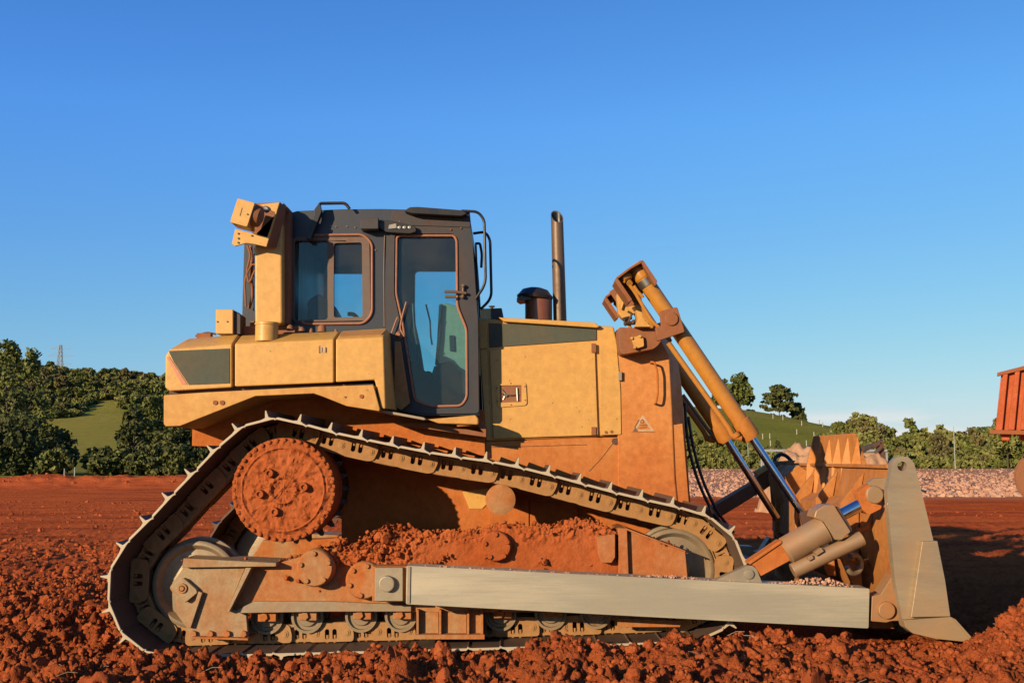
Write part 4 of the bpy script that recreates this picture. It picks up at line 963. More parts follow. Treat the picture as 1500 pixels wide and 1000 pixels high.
# box beside the hood, exhaust, precleaner
m = MB(); m.prism([(703, 452), (735, 451), (738, 466), (704, 468)], 8.15, 8.45); hb = part('coolant_box', m, cabd, ROOT, .004)
m = MB(); c = P(720.5, 452, 8.3); m.lathe(c, (0, 0, 1), [(0, .012), (.012, .012), (.014, .026), (.022, .022)], 14); part('box_cap', m, rust, hb, 0)
YX = 8.5
a = P(820.5, 475, YX); b = P(815.5, 304, YX); axx = (b - a).normalized(); Lx = (b - a).length; R = 9.6 * YX / FPX
m = MB(); n = 40; u = Vector((1, 0, 0)); u = (u - axx * u.dot(axx)).normalized(); v = axx.cross(u)
def xr(d, r_, cut=False):
    out = []
    for k in range(n):
        t = 2 * PI * k / n; q = u * math.cos(t) * r_ + v * math.sin(t) * r_
        dd_ = d
        if cut: dd_ = d - .075 + q.dot(Vector((-.25, 1, 0)).normalized()) * 1.25 * (1 if True else 0) + (0)
        out.append(a + axx * dd_ + q)
    return out
m.loft([xr(0, R * 1.02), xr(Lx * .3, R), xr(Lx * .75, R * .96), xr(Lx, R * .95, True), xr(Lx, R * .82, True), xr(Lx * .5, R * .82)], cap=False, smooth=True)
exs = part('exhaust_stack', m, exh, ROOT, 0)
m = MB(); m.loft([xr(Lx * .6, R * .80), xr(Lx - .004, R * .80, True)], cap=False, smooth=True); m.add(xr(Lx * .6, R * .8), [list(range(n))]); part('exhaust_dark_lining', m, black, exs, 0)  # black lining added to paint the pipe mouth as deep shade
YA = 8.45; m = MB(); c = P(789, 470, YA); R = 20 * YA / FPX
m.lathe(c, (0, 0, 1), [(0, R), (.16, R * 1.0), (.175, R * .97)], 36); pc = part('air_precleaner', m, dusty('brown_precleaner', (.24, .085, .04), .15, .3, bmp=.03), ROOT, 0)
m = MB(); cz = (P(789, 436, YA) - c).z; m.lathe(c + Vector((-.03, 0, cz)), (0.06, 0, 1), [(-.012, R * .9), (-.01, R * 1.30), (.012, R * 1.34), (.03, R * 1.18), (.062, R * .95), (.078, R * .5), (.08, .01)], 40)
m.prism([(757, 437), (772, 428), (780, 438), (762, 440.5)], YA - .1, YA + .1)
part('rain_cap', m, dusty('dusty_black_cap', (.03, .024, .022), .04, .35, mud=(.2, .09, .06), bmp=.04), pc, 0)

# --- push arm, blade, tilt cylinder
m = MB(); m.prism(rc([(595.5, 828), (1274, 861.5), (1272.5, 920), (594.5, 884.5)], 2.5, 3), 6.84, 7.02)
arm = part('push_arm', m, arm_m, ROOT, .008)
m = MB(); m.prism(rc(zz('H', (125, 305), (310, 222), (335, 222), (355, 240), (378, 300), (385, 312), (120, 312)), 2, 3), 6.88, 6.95); m.prism(rc(zz('H', (200, 300), (310, 235), (335, 222), (355, 240), (378, 300)), 2, 3), 7.05, 7.10)
c = P(1097.5, 840.5, 6.865); m.lathe(c, (0, 1, 0), [(0, .012), (.002, .03), (.03, .032)], 24); part('arm_lug', m, steel, arm, .004)
m = MB(); m.prism([(597, 829.5), (601.5, 829.5), (600.5, 883.5), (596, 883)], 6.832, 6.839); part('weld_strip', m, steel, arm, .002)
m = MB(); m.prism(rc(zz('W', (650, 620), (735, 600), (860, 400), (900, 520), (950, 855), (840, 860), (790, 875), (640, 862)), 1.5, 2), 6.86, 7.0)
c = P(*zz('W', (797, 758))[0], 6.83); m.lathe(c, (0, 1, 0), [(0, .03), (.0, .048), (.004, .052), (.04, .054)], 32); part('arm_pivot', m, tilt_m, arm, .004)
mirror(arm, ROOT)
# blade
BY0, BY1 = 6.72, 10.38
sec = [(2.41, 1.205), (2.365, .95), (2.35, .65), (2.43, .32), (2.53, .19), (2.70, .12), (2.56, .33), (2.46, .62), (2.46, .95), (2.50, 1.205)]
def shear(m):      # the blade is angled a little: its far end stands further forward
    for v in m.v: v.x += .045 * (v.y - 6.72)
m = MB(); m.prism(sec, BY0, BY1, px=False); shear(m); blade = part('blade', m, blade_m, ROOT, .006)
m = MB()
m.prism([(2.408, 1.215), (2.38, 1.215), (2.38, 1.19), (2.408, 1.19)], 6.9, 10.3, px=False)
m.prism([(2.36, .98), (2.26, .92), (2.24, .60), (2.35, .52)], 7.5, 10.0, px=False)
m.prism([(2.39, .34), (2.31, .36), (2.31, .16), (2.46, .16)], 7.12, 10.3, px=False)
for y in (7.48, 8.2, 8.9, 9.7): m.prism([(2.40, 1.16), (2.23, .95), (2.21, .60), (2.30, .38), (2.36, .38), (2.345, .65), (2.355, .95)], y, y + .05, px=False)
shear(m); part('blade_stiffener', m, blade_m, blade, .004)
m = MB()
sg = [Vector((2.52, y, z)) for y, z in ((7.75, 1.19), (9.28, 1.19), (9.02, 1.44), (8.0, 1.44))]
m.loft([sg, [p + Vector((.03, 0, 0)) for p in sg]])
for k in range(6):
    y = 7.86 + k * .235
    m.loft([[Vector((2.52, y - .055, .95)), Vector((2.52, y + .055, .95)), Vector((2.44, y, .9))], [Vector((2.52, y - .05, 1.2)), Vector((2.52, y + .05, 1.2)), Vector((2.46, y, 1.2))], [Vector((2.52, y - .006, 1.405)), Vector((2.52, y + .006, 1.405)), Vector((2.515, y, 1.405))]])
part('spill_guard', m, dusty('spill_guard_paint', (.66, .25, .045), .25, .5, mud=(.48, .15, .045), bmp=.12, amp=.4), blade, .002)
ep = rc([(1304, 697), (1307, 676), (1313, 669.5), (1322, 667.6), (1331, 669), (1339, 677.5), (1344, 696), (1352, 728), (1367, 790), (1375, 850), (1392, 903), (1394, 903), (1334, 910), (1322, 908), (1311, 850), (1304.5, 781), (1299.5, 719)], 3, 3)
m = MB(); m.prism(ep, 6.655, 6.715, holes=[circ(1321.6, 682.6, 7)]); part('end_plate', m, plate_m, blade, .004)
m = MB(); m.prism([(1351, 792.5), (1373.5, 792), (1385, 850), (1392.5, 902.5), (1334.5, 903.5)], 6.615, 6.654); part('wear_plate', m, plate_m, blade, .004)
m = MB(); m.prism([(1323.5, 908), (1393.5, 903), (1401, 910), (1428, 939.5), (1408, 939), (1370, 935), (1337, 927), (1327, 919)], 6.61, 6.715)
m.prism(zz('H', (1285, 468), (1305, 478), (1402, 586), (1385, 586)), 6.595, 6.609)
m.prism([(P(1392, 903, 6.7).x, P(1392, 903, 6.7).z), (P(1428, 939, 6.7).x, P(1428, 939, 6.7).z), (P(1415, 939, 6.7).x, P(1428, 940, 6.7).z), (P(1375, 910, 6.7).x, P(1375, 912, 6.7).z)], 6.72, 10.35, px=False)
part('cutting_edge', m, plate_m, blade, .003)
m = MB(); m.prism([(2.36, 1.21), (2.54, 1.21), (2.56, .95), (2.62, .6), (2.85, .10), (2.46, .10), (2.33, .6)], 10.385, 10.44, px=False); shear(m); part('end_plate', m, plate_m, blade, .004)
def ring(c, R, r_, ax, a0=0, a1=2 * PI, n_=24):
    ax = Vector(ax).normalized(); u = ax.orthogonal().normalized(); v = ax.cross(u)
    return [c + u * math.cos(t) * R + v * math.sin(t) * R for t in np.linspace(a0, a1, n_)]
cr_ = P(1251, 826, 7.15)
m = MB(); m.tube([P(1251 + 10.5 * math.cos(t), 826 + 13.5 * math.sin(t), 7.15 + .05 * math.cos(t)) for t in np.linspace(-2.1, 2.9, 26)], .018, 10); part('tow_hook', m, steel, blade, 0)
m = MB(); c0 = P(1245, 815, 7.3); m.tube([P(1245, 816, 7.15), P(1262, 822, 7.35), P(1300, 822, 7.4)], .02, 10); part('hook_shank', m, blade_m, blade, 0)
# tilt cylinder near
YT = 6.93
A0 = P(1152, 806, YT); A1 = P(1215, 770, YT); B1 = P(1266, 735, YT); ax = (A1 - A0).normalized()
m = MB(); m.lathe(A0, ax, [(-.02, .03), (-.02, .07), (0, .088), (.27, .088), (.275, .092)], 36); tl = part('tilt_cylinder', m, tilt_m, ROOT, 0)
m = MB(); m.prism(rc(zz('V', (520, 650), (545, 560), (660, 490), (770, 490), (810, 560), (975, 820), (860, 925), (780, 920), (640, 700)), 2, 3), YT - .09, YT + .09); part('cylinder_head', m, tilt_m, tl, .012)
m = MB(); m.prism(zz('V', (790, 540), (810, 510), (850, 560), (985, 780), (985, 830), (960, 850)), YT - .07, YT + .07); part('gland', m, darkm, tl, .003)
m = MB(); r0_ = P(1232, 754, YT); m.cyl(r0_, P(1262, 738, YT), .039, n=32); part('piston_rod', m, chrome, tl, 0)
m = MB(); m.prism(rc(zz('V', (1075, 435), (1050, 350), (1180, 240), (1215, 250), (1215, 320), (1175, 380), (1200, 450), (1300, 490), (1350, 500), (1340, 540), (1200, 610), (1165, 600), (1120, 560)), 2, 3), YT - .05, YT + .05); part('rod_eye', m, paint_low, tl, .01)
m = MB(); m.lathe(P(1282, 724.5, YT - .06), (0, 1, 0), [(0, .02), (0, .05), (.01, .058), (.12, .058)], 32)
m.prism(rc(zz('V', (1180, 225), (1260, 170), (1420, 160), (1400, 430), (1340, 440), (1230, 330)), 2, 3), YT + .03, YT + .09); part('rod_pin', m, tilt_m, tl, .004)
m = MB(); m.prism(zz('H', (310, 210), (465, 110), (500, 90), (545, 190), (520, 195), (375, 272), (345, 225)), YT - .045, YT + .045); m.prism(zz('H', (315, 205), (470, 100), (478, 112), (322, 218)), YT - .06, YT + .06); part('cylinder_yoke', m, paint_low, tl, .005)
A0 = P(1161, 836, YT - .03); A1 = P(1263, 788, YT - .03)
m = MB(); m.cyl(A0, A1, .048, n=28); 
part('line_guard', m, tilt_m, tl, .003)
m = MB(); q = lambda pts: m.prism(pts, YT - .095, YT - .04)
q(zz('W', (20, 240), (65, 215), (80, 250), (35, 275))); q(zz('W', (90, 190), (155, 145), (180, 180), (110, 225))); part('clamp', m, tilt_m, tl, .002)
m = MB(); m.prism([(1020, 768), (1030, 750), (1104, 706), (1112, 695), (1136, 676), (1166, 674), (1152, 694), (1122, 716), (1044, 764)], 10.0, 10.2); ts = part('tilt_strut', m, rust, ROOT, .01)
m = MB(); m.prism([(1105, 691), (1121.5, 681), (1126, 687), (1110, 697)], 9.90, 9.99); part('strut_cap', m, paint_mid, ts, .004)
m = MB(); m.prism([(1129, 702), (1159, 714), (1160, 775), (1136, 794)], 9.93, 9.99); part('strut_plate', m, rust, ts, .004)
m = MB(); m.prism([(1151, 695), (1170, 680.5), (1190, 694), (1198, 712), (1210, 744), (1166, 762), (1152, 706)], 9.25, 9.9); part('corner_box', m, blade_m, blade, .01)
# hoses by the blade
m = MB(); m.tube(ro([P(a, b, 10.2) for a, b in ((1134, 676), (1137, 668), (1145, 664.5), (1153, 668), (1160, 676))], .1, 6), .018, 8); part('hydraulic_hose', m, black, ROOT, 0)
for pts in (((1280, 752), (1270, 772), (1255, 778)), ((1290, 758), (1287, 775), (1280, 786)), ((1296, 760), (1298, 775), (1294, 788))):
    m = MB(); m.tube(ro([P(a, b, 7.2) for a, b in pts], .1, 6), .018, 10); part('hydraulic_hose', m, paint_low, ROOT, 0)
m = MB(); m.prism([(1172, 752), (1190, 745), (1212, 768), (1216, 812), (1186, 806)], 7.50, 7.54); m.prism([(1172, 752), (1190, 745), (1212, 768), (1216, 812), (1186, 806)], 7.64, 7.68); part('cylinder_bracket', m, darkm, ROOT, .006)
# gravel lying on the push arm
X_ = []
for _ in range(1500):
    x = rs.uniform(620, 1250); heap = math.exp(-((x - 1200) / 38) ** 2) * 1.0 + .35 * math.exp(-((x - 985) / 40) ** 2)
    if rs.rand() > .35 + heap: continue
    Y = rs.uniform(6.86, 7.0); q = P(x, 828.5 + (x - 597) * .0498, Y); X_.append((q.x, Y, q.z + .004 + heap * .05 * rs.rand(), (.004 + .006 * rs.rand()) * (1 + .5 * heap)))
V, Fi = scatter(PR, X_); go = bpy.data.objects.new('arm_gravel', np_mesh('arm_gravel', V, Fi, rub, False)); col.objects.link(go); tag(go, 'small pale pink gravel lying along the top of the grey push arm', 'gravel', kind='stuff')

# ------------------------------------------------------------------ dump truck at the right edge
YK = 25.
tk = thing('dump_truck', (P(1457, 745, YK).x, YK, 0), 'orange dump truck with ribbed tipping body and big muddy wheels at the right edge', 'dump truck', rotz=math.radians(-24))
m = MB(); bedp = [(1465, 547), (1500, 538.5), (1640, 505), (1690, 560), (1650, 640), (1457, 632)]
m.prism(bedp, YK, YK + 2.5); bed = part('tipping_body', m, truck_m, tk, .02)
m = MB()
for k in range(9):
    x = 1470 + k * 16; top = 547 - (x - 1465) * .24 + 3
    m.prism([(x + 1, top), (x + 8, top - 1.6), (x + 1, 630), (x - 8, 630)], YK - .14, YK - .01)
part('body_rib', m, truck_m, bed, .02)
m = MB(); m.prism([(1464, 546), (1500, 537), (1640, 504), (1640, 510), (1500, 543), (1464, 551)], YK - .16, YK - .145 + .14); m.prism([(1455, 629), (1652, 636), (1652, 643), (1455, 635)], YK - .18, YK - .01); part('body_rail', m, dusty('rusty_rail', (.30, .09, .035), .3, .7), bed, .01)
m = MB(); m.prism([(1462, 635), (1474, 635), (1474, 645), (1463, 645)], YK + .1, YK + .5); m.prism([(1482, 636), (1640, 640), (1640, 668), (1500, 668), (1496, 645), (1483, 643)], YK + .3, YK + 2.2); m.prism([(1494, 640), (1504, 640), (1504, 700), (1497, 700)], YK + .3, YK + .5); part('chassis', m, truck_m, tk, .02)
wh = None
for cx in (1524, 1625, 1790):
    for yy in (YK + .12, YK + 1.95):
        c = P(cx, 701, YK + .12); c.y = yy; R = .68
        if wh is None:
            m = MB(); m.lathe(c, (0, 1, 0), [(0.02, R * .5), (.0, R * .6), (0, R * .9), (.05, R), (.40, R), (.45, R * .9), (.45, R * .5)], 44); wh = part('wheel', m, tyre_m, tk, 0, origin=c)
            m = MB(); m.lathe(c + Vector((0, -.0, 0)), (0, 1, 0), [(-.05, R * .15), (-.03, R * .2), (.06, R * .25), (.08, R * .46), (.0, R * .49), (.3, R * .5)], 32); rm = part('rim', m, truck_m, wh, 0, origin=c)
        else: o = cp(wh, tk, c - wloc(tk)); cp(rm, o)
m = MB(); m.prism(rc([(1700, 560), (1780, 560), (1800, 600), (1850, 640), (1850, 690), (1700, 690)], 5), YK + .4, YK + 2.2); m.prism([(1640, 655), (1700, 655), (1700, 690), (1640, 690)], YK + .8, YK + 1.8); part('truck_cab', m, truck_m, tk, .03)

# ------------------------------------------------------------------ excavator far behind
ye = 60.
ex = thing('excavator', (P(1225, 700, ye).x, ye, 0), 'small dark excavator arm standing up behind the bulldozer blade', 'excavator')
m = MB(); m.prism([(1196, 652), (1250, 652), (1256, 672), (1250, 684), (1192, 684)], ye - 1, ye + 1); part('excavator_body', m, darkm, ex, .05)
m = MB(); m.prism(rc([(1192, 686), (1258, 686), (1262, 692), (1256, 700), (1194, 700), (1188, 692)], 3), ye - 1.4, ye + 1.4); part('crawler_track', m, black, ex, .03)
m = MB(); m.prism([(1240, 670), (1262, 655), (1290, 646), (1293, 650), (1266, 662), (1246, 680)], ye - .2, ye + .2); part('boom', m, darkm, ex, .03)
m = MB(); m.prism([(1289, 645), (1294, 645), (1298, 676), (1294, 682), (1290, 665)], ye - .2, ye + .2); m.cyl(P(1279, 667, ye - .3), P(1291, 655, ye - .3), .12); part('stick', m, darkm, ex, .02)
# gravel heap
def heap(name, cx, cy, rx, ry, h, mat, label, n_=70):
    us_ = np.linspace(-1.25, 1.25, n_); X, Y = np.meshgrid(us_, us_); r_ = np.hypot(X, Y)
    Z = h * np.clip(1 - r_ ** 2.1, 0, 1); Z = Z + fbm(X * 4, Y * 4, 0 * X + cx, 4) * .10 * h * (r_ < 1.1) - .05
    gx = cx + X * rx; gy = cy + Y * ry; Z = Z + height(gx, gy); i_ = np.arange(n_ * n_).reshape(n_, n_)
    Fq = np.stack([i_[:-1, :-1], i_[:-1, 1:], i_[1:, 1:], i_[1:, :-1]], -1).reshape(-1, 4)
    o = bpy.data.objects.new(name, np_mesh(name, np.stack([gx, gy, Z], -1).reshape(-1, 3), Fq, mat)); col.objects.link(o); tag(o, label, 'gravel heap'); return o
sandm = dusty('pink_gravel', (.60, .33, .17), .1, .9, mud=(.5, .24, .12), bmp=1., streak=False)
hx = P(1172, 700, 24).x; heap('gravel_heap', hx, 24, .95, 1.3, 1.50, sandm, 'pale gravel heap seen to the left of the blade spill guard')
hx = P(1272, 700, 36).x; heap('gravel_heap', hx, 36, 1.3, 1.6, 1.46, sandm, 'pale gravel heap between the blade spill guard and the grey end plate')

# ------------------------------------------------------------------ vegetation
def leafmat(name, c1, c2, c3):
    m, n, b = base_mat(name); g = n.nodes.new('ShaderNodeNewGeometry'); oi = n.nodes.new('ShaderNodeObjectInfo')
    t = noise_node(n, .35, 4); k = mixc(n, g.outputs['Random Per Island'], c1, c2); k = mixc(n, rng(n, t.outputs[0], .4, .65), k, c3)
    k = mixc(n, rng(n, oi.outputs['Random'], 0, 1, 0, .35), k, c2)
    n.links.new(k, b.inputs['Base Color']); b.inputs['Roughness'].default_value = .7; b.inputs['Specular IOR Level'].default_value = .2
    return m
leafA = leafmat('oak_leaves', (.11, .14, .028), (.22, .22, .05), (.07, .09, .02))
leafB = leafmat('pale_leaves', (.20, .21, .05), (.27, .25, .07), (.15, .155, .035))
leafC = leafmat('brownish_leaves', (.17, .125, .045), (.20, .16, .055), (.09, .09, .03))
leafD = leafmat('dark_leaves', (.07, .09, .022), (.17, .165, .045), (.04, .055, .014))
bark = simple('bark', (.10, .07, .045), .9)
def crown(seed, w, h, leaf, style='round', dens=1.0):
    """leaf clumps filling a crown of half-width w and height h (metres)"""
    r = np.random.RandomState(seed); Vs = []; lob = r.uniform(.72, 1.12, 9)
    n_ = int((70 if style == 'pine' else 62) * dens)
    for _ in range(n_):
        a = r.uniform(0, 2 * PI); d = r.uniform(.25, 1) ** .5
        if style == 'round':
            ph = math.asin(r.uniform(-.75, 1)); c = np.array([math.cos(a) * math.cos(ph) * d * .82 * lob[int(a / .7) % 9], math.sin(a) * math.cos(ph) * d * .82 * lob[int(a / .7) % 9], .50 + .42 * math.sin(ph) * d * (.9 + .2 * r.rand())]); R = r.uniform(.13, .27)
        elif style == 'tall':
            z = r.rand() ** .9; k = z * 4.5 % 1; wd = (1 - z) ** .55 * (.72 + .28 * lob[int(z * 8)] * (1 - k)); c = np.array([math.cos(a) * d * wd * .9, math.sin(a) * d * wd * .9, .06 + z * .9]); R = r.uniform(.10, .24) * (1 - z * .45)
        else:
            lv = r.randint(7); z = .34 + lv * .098; wd = [.9, 1., .92, .9, .72, .55, .25][lv] * lob[lv]; dd = wd * r.uniform(.1, 1) ** .6; c = np.array([math.cos(a) * dd, math.sin(a) * dd, z + r.uniform(-.02, .02) - dd * .04]); R = r.uniform(.14, .24)
        c = c * (w, w, h); Rm = R * (w + h * .5) * .62; nl = int(min(420, 26 + 1.7 * (Rm / leaf) ** 2))
        q = r.normal(size=(nl, 3)); q /= np.linalg.norm(q, axis=1)[:, None]; rad = Rm * r.uniform(.2, 1.1, nl) ** .55; q2 = q.copy(); q2[:, 2] *= .25 if style == 'pine' else .7
        pos = c + q2 * rad[:, None]; n3 = r.normal(size=(nl, 3)) + q * .9; n3 /= np.linalg.norm(n3, axis=1)[:, None]
        t = np.cross(n3, r.normal(size=(nl, 3))); t /= np.linalg.norm(t, axis=1)[:, None]; bb = np.cross(n3, t); s_ = leaf * r.uniform(.5, 1.25, nl)[:, None]
        Vs.append(np.stack([pos - t * s_, pos - bb * s_ * .7, pos + t * s_, pos + bb * s_ * .7], 1))
    return np.concatenate(Vs).reshape(-1, 3)
def crown_mesh(name, V, mat): return np_mesh(name, V, np.arange(len(V)).reshape(-1, 4), mat, False)
def trunk_mesh(name, seed, h=.6, r0=.05, limbs=6, topz=.8):
    r = random.Random(seed); m = MB(); pts = [Vector((r.uniform(-.02, .02) * k, r.uniform(-.02, .02) * k, k / 6 * topz)) for k in range(7)]
    m.tube(pts, lambda t: r0 * (1 - t * .8), 8)
    for k in range(limbs):
        z = r.uniform(.25, .7); a = r.uniform(0, 2 * PI); L_ = r.uniform(.35, .7); m.tube([Vector((0, 0, z)), Vector((math.cos(a) * L_ * .5, math.sin(a) * L_ * .5, z + L_ * .3)), Vector((math.cos(a) * L_, math.sin(a) * L_, z + L_ * .4))], lambda t: r0 * .4 * (1 - t * .8), 6)
    me = mesh_from(m, name); me.materials.append(bark); return me
TR = [trunk_mesh('trunk', s) for s in (1, 2)]; TRP = trunk_mesh('trunk', 4, .9, .03, 4, .95)
MESHES = {}
def tree(px, Y, top, wpx, label, style='round', mat=leafA, name='tree', var=0, base=None, cat='tree', group=None, sink=0.):
    x = (px - 750) / FPX * Y; zb = hz(x, Y) - .1 - sink; zt = P(px, top, Y).z; h = zt - zb; wr = wpx / 2 * Y / FPX
    t = thing(name, (x, Y, zb), label, cat, group, rnd.uniform(0, 6.28))
    me = crown_mesh('crown', crown(var * 31 + int(px) % 97 + 5, wr, h, max(.13, Y * .0021), style), mat)
    c = bpy.data.objects.new('crown', me); col.objects.link(c); c.parent = t
    k = bpy.data.objects.new('trunk', TRP if style == 'pine' else TR[var % 2]); col.objects.link(k); k.parent = t; k.scale = (wr * 1.0, wr * 1.0, h * .9)
    return t
tree(6, 88, 494, 130, 'tall ragged tree at the left edge of the photo, the highest there', 'tall', leafA, var=0)
tree(44, 96, 508, 95, 'tree of ragged outline just right of the tallest tree at the left edge', 'tall', leafA, var=1)
tree(80, 92, 622, 84, 'low dark bushy tree standing left of the small green field', 'round', leafD, var=0)
tree(16, 84, 600, 110, 'dark round bush at the foot of the trees at the left edge', 'round', leafD, var=1, name='bush', cat='bush')
tree(150, 92, 652, 52, 'low dark bush just right of the small green field', 'round', leafD, var=2, name='bush', cat='bush')
tree(196, 94, 588, 78, 'dark leafy tree between the green field and the bulldozer tail', 'tall', leafD, var=2)
tree(232, 100, 560, 92, 'tree rising right behind the rear tank of the bulldozer', 'tall', leafA, var=0)
tree(262, 90, 610, 88, 'dark tree under the rear fender of the bulldozer', 'round', leafD, var=1)
tree(300, 96, 600, 90, 'dark tree seen behind the top of the track slope', 'round', leafA, var=2)
tree(1084, 330, 545, 47, 'dense round tree on the hilltop behind the lift cylinder', 'round', leafA, var=0)
tree(1060, 336, 552, 36, 'smaller round tree half hidden behind the lift cylinder', 'round', leafA, var=1)
tree(1141, 330, 562, 54, 'spreading pine with layered branches on the hill crest', 'pine', leafD, var=0, name='pine_tree', cat='tree')
tree(1167, 334, 590, 20, 'thin little pine just right of the spreading pine', 'pine', leafD, var=1, name='pine_tree', cat='tree')
tree(1176, 328, 606, 13, 'small dark pointed bush at the right end of the hilltop trees', 'tall', leafD, var=1, name='bush', cat='bush')
tree(1264, 240, 602, 54, 'round-topped tree highest at the left end of the right wood', 'round', leafB, var=2, sink=.5)
tree(1232, 250, 616, 40, 'low tree left of the round-topped tree at the wood edge', 'round', leafA, var=0, sink=.3)
tree(1137, 170, 646, 16, 'small dark conifer bush on the field behind the gravel heap', 'tall', leafD, var=2, name='bush', cat='bush')
tree(180, 300, 536, 13, 'small round tree poking above the left hill crest', 'round', leafC, var=0)
tree(1472, 150, 604, 60, 'pale tree behind the tail of the orange truck', 'round', leafB, var=1)
# woodland masses as single objects
def mass(name, items, mats_, label, seed=1):
    r = np.random.RandomState(seed); Vs = []; ms = []
    for (px, Y, h, wm, mi) in items:
        x = (px - 750) / FPX * Y; zb = hz(x, Y) - .3
        V = crown(r.randint(1 << 30), wm, h, max(.13, Y * .0021), 'round', .36)
        Vs.append(V + (x, Y, zb)); ms.append(np.full(len(V) // 4, mi))
    V = np.concatenate(Vs); me = crown_mesh(name, V, mats_[0])
    for q in mats_[1:]: me.materials.append(q)
    me.polygons.foreach_set('material_index', np.concatenate(ms).astype(np.int32))
    o = bpy.data.objects.new(name, me); col.objects.link(o); tag(o, label, 'woodland', kind='stuff'); return o
def topm(px, Y, y): return max(P(px, y, Y).z - hz((px - 750) / FPX * Y, Y) + .3, 1.2)
it = []; r = np.random.RandomState(4)
def skyl(x): return np.interp(x, [1190, 1225, 1250, 1275, 1300, 1340, 1380, 1420, 1460, 1500, 1600], [646, 630, 618, 614, 622, 617, 626, 622, 618, 608, 600])
for row, (Y, add) in enumerate(((235, 0), (215, 8), (195, 18), (175, 28), (160, 38), (148, 48))):
    x = 1212 + row * 20
    while x < 1640:
        wpx = r.uniform(22, 44); y = min(skyl(x) + add + r.uniform(-7, 8), 674); it.append((x, Y + r.uniform(-5, 5), topm(x, Y, y), wpx / 2 * Y / FPX, r.choice([0, 1, 1, 2, 0]))); x += wpx * r.uniform(.45, .8)
mass('woodland', it, [leafA, leafB, leafC], 'mixed green wood filling the background at the right', 2)
it = []
for x in range(1000, 1128, 6):
    for add, Y in ((0, 128), (14, 122), (28, 118)): it.append((x + r.uniform(-3, 3), Y, topm(x, Y, np.interp(x, [1002, 1060, 1120], [625, 638, 652]) + add + r.uniform(-5, 5)), r.uniform(9, 15) * Y / FPX, r.choice([0, 1, 1])))
mass('hedge', it, [leafA, leafB, leafC], 'bushy hedge behind the lift cylinder rods at the foot of the field', 3)['category'] = 'hedge'
it = []
def ls(x): return np.interp(x, [-150, 0, 50, 90, 130, 150, 180, 215, 245, 330, 700], [500, 515, 527, 536, 545, 551, 546, 547, 545, 548, 548])
for x in np.arange(-140, 420, 6.):
    it.append((x + r.uniform(-3, 3), 345, topm(x, 345, ls(x) + r.uniform(-4, 6)), r.uniform(1.6, 3.4), r.choice([0, 0, 2, 1])))
    for Y in (334, 322, 308, 296, 285, 275, 266, 258, 250):
        if Y < 262 + 16 * math.sin(x * .05) and 30 < x < 200: continue
        if r.rand() < .72: it.append((x + r.uniform(-6, 6), Y + r.uniform(-5, 5), r.uniform(2.2, 5.5) if Y > 290 else r.uniform(1.0, 3.6), r.uniform(1.2, 3.2), r.choice([0, 0, 2, 1, 1])))
mass('hill_scrub', it, [leafA, leafB, leafC], 'dark scrub and trees covering the top of the left hill', 5)
it = []
for x in np.arange(1096, 1240, 5.): it.append((x, 340, r.uniform(1.0, 2.6), 1.2, 2))
mass('ridge_hedge', it, [leafA, leafB, leafC], 'thin brown hedge running along the crest of the right field', 6)['category'] = 'hedge'

it = []
for x in np.arange(-40, 345, 5.):
    if 100 < x < 136: continue
    it.append((x, 84 + r.uniform(-2, 2), r.uniform(1.2, 3.0), r.uniform(.8, 1.5), r.choice([0, 1, 0])))
mass('undergrowth', it, [leafD, leafA], 'dark undergrowth at the foot of the trees at the left', 8)['category'] = 'undergrowth'
# pylon
yp = 420.; px0 = P(87, 545, yp); ph = P(87, 505, yp).z; pb = hz(px0.x, yp)
pyl = thing('electricity_pylon', (px0.x, yp, pb), 'grey lattice electricity pylon on the left hill', 'pylon')
m = MB(); H_ = ph - pb; bw = 2.6
def pw(z): return np.interp(z / H_, [0, .45, 1], [bw, 1.1, .35])
zsx = np.linspace(0, H_, 12)
for i in range(11):
    z0, z1 = zsx[i], zsx[i + 1]; a, b = pw(z0), pw(z1); B_ = Vector((px0.x, yp, pb))
    cs0 = [B_ + Vector((sx_ * a, sy_ * a, z0)) for sx_, sy_ in ((-1, -1), (1, -1), (1, 1), (-1, 1))]; cs1 = [B_ + Vector((sx_ * b, sy_ * b, z1)) for sx_, sy_ in ((-1, -1), (1, -1), (1, 1), (-1, 1))]
    for k in range(4):
        m.tube([cs0[k], cs1[k]], .11, 4); m.tube([cs0[k], cs1[(k + 1) % 4]], .06, 4); m.tube([cs1[k], cs0[(k + 1) % 4]], .06, 4)
part('lattice_tower', m, simple('galvanised', (.20, .21, .22), .5), pyl, 0)
m = MB()
for f_, w_ in ((.62, 4.6), (.78, 5.0), (.92, 3.8)):
    z = H_ * f_; B_ = Vector((px0.x, yp, pb + z)); m.tube([B_ + Vector((-w_, 0, 0)), B_ + Vector((w_, 0, 0))], .10, 4); m.tube([B_ + Vector((-w_, 0, 0)), B_ + Vector((0, 0, 1.4)), B_ + Vector((w_, 0, 0))], .07, 4)
part('cross_arm', m, simple('galvanised_arm', (.20, .21, .22), .5), pyl, 0)
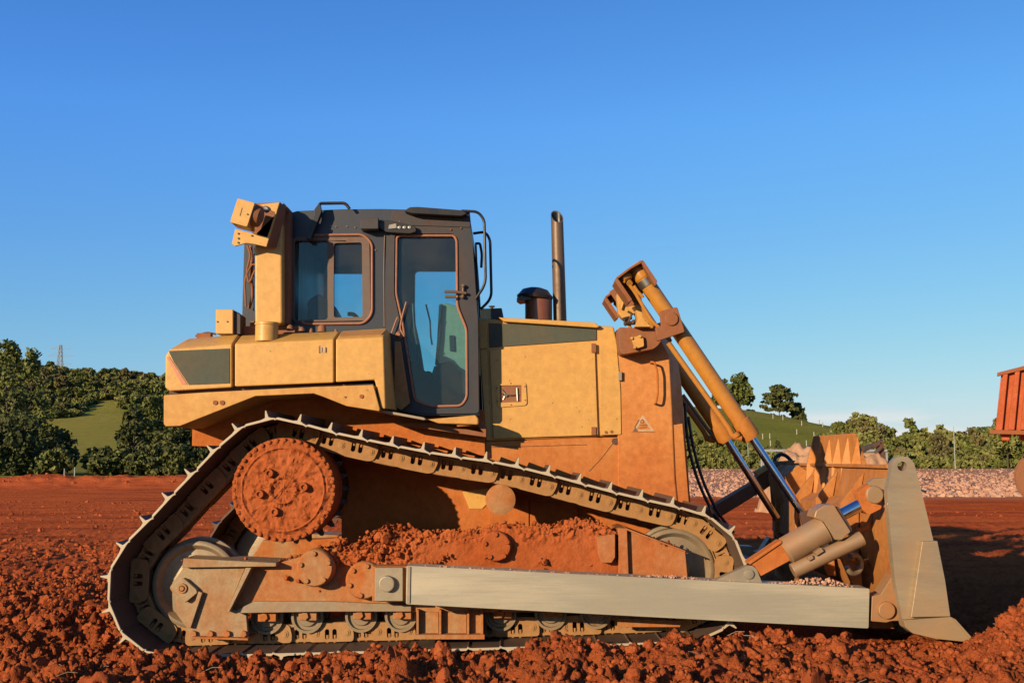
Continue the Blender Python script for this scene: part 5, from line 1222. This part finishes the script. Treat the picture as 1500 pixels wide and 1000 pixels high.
# tree guards on the field, poles, barrier
white = simple('pale_plastic', (.5, .48, .36), .7)
g0 = None; r = np.random.RandomState(9)
for k in range(46):
    px = r.uniform(1100, 1290) if k < 30 else 1105 + (k - 30) * 11.5; Y = r.uniform(200, 300) if k < 30 else 338
    x = (px - 750) / FPX * Y; z = hz(x, Y)
    if g0 is None:
        m = MB(); m.lathe((x, Y, z), (0, 0, 1), [(0, .11), (1.2, .11), (1.2, .06)], 6); g0 = part('tree_guard', m, white, None, 0, origin=(x, Y, z)); o = g0
    else: o = cp(g0, None, (x, Y, z))
    tag(o, 'pale tubular tree guard standing on the green field behind the blade', 'tree guard', 'tree guards on the right field')
def pole(px, Y, y1, label, r_=.06, lamp=False):
    x = (px - 750) / FPX * Y; z = hz(x, Y); zt = P(px, y1, Y).z; m = MB(); m.lathe((x, Y, z - .2), (0, 0, 1), [(0, r_), (zt - z + .2, r_ * .7)], 8)
    o = part('pole', m, simple('pole_grey_%d' % px, (.42, .44, .40), .6), None, 0, origin=(x, Y, z)); tag(o, label, 'pole'); return o
pole(1395, 125, 624, 'slim pale pole before the wood, right of the blade')
pole(1094, 118, 648, 'slim pale pole in front of the hedge behind the lift cylinder', .05)
pole(1113, 60, 669, 'short white post behind the lift cylinder rods', .05)
pole(114, 80, 684, 'short white post under the trees at the left', .05)
pole(99, 80, 686, 'short grey post left of the white post under the trees', .05)
a = P(1118, 660, 70); b = P(1300, 659, 70); m = MB(); m.box((a.x, 70, a.z - .06), (b.x, 70.12, a.z + .1))
for k in range(6): q = a.lerp(b, k / 5); m.box((q.x - .06, 70.125, hz(q.x, 70) - .1), (q.x + .06, 70.2, a.z + .05))
o = part('safety_barrier', m, simple('barrier_steel', (.38, .38, .38), .5), None, .01); tag(o, 'long grey steel barrier behind the gravel heap', 'barrier')

# real-world reflectances: the camera is exposed for the low evening sun
for m in bpy.data.materials:
    b = m.node_tree.nodes.get('Principled BSDF') if m.use_nodes else None
    if not b or m.name.startswith('chrome'): continue
    l = b.inputs['Base Color'].links; q = m.node_tree.nodes.new('ShaderNodeMix'); q.data_type = 'RGBA'; q.blend_type = 'MULTIPLY'; q.inputs[0].default_value = 1
    q.inputs[7].default_value = (.66, .66, .66, 1)
    if l: m.node_tree.links.new(l[0].from_socket, q.inputs[6])
    else: q.inputs[6].default_value = b.inputs['Base Color'].default_value
    m.node_tree.links.new(q.outputs[2], b.inputs['Base Color'])
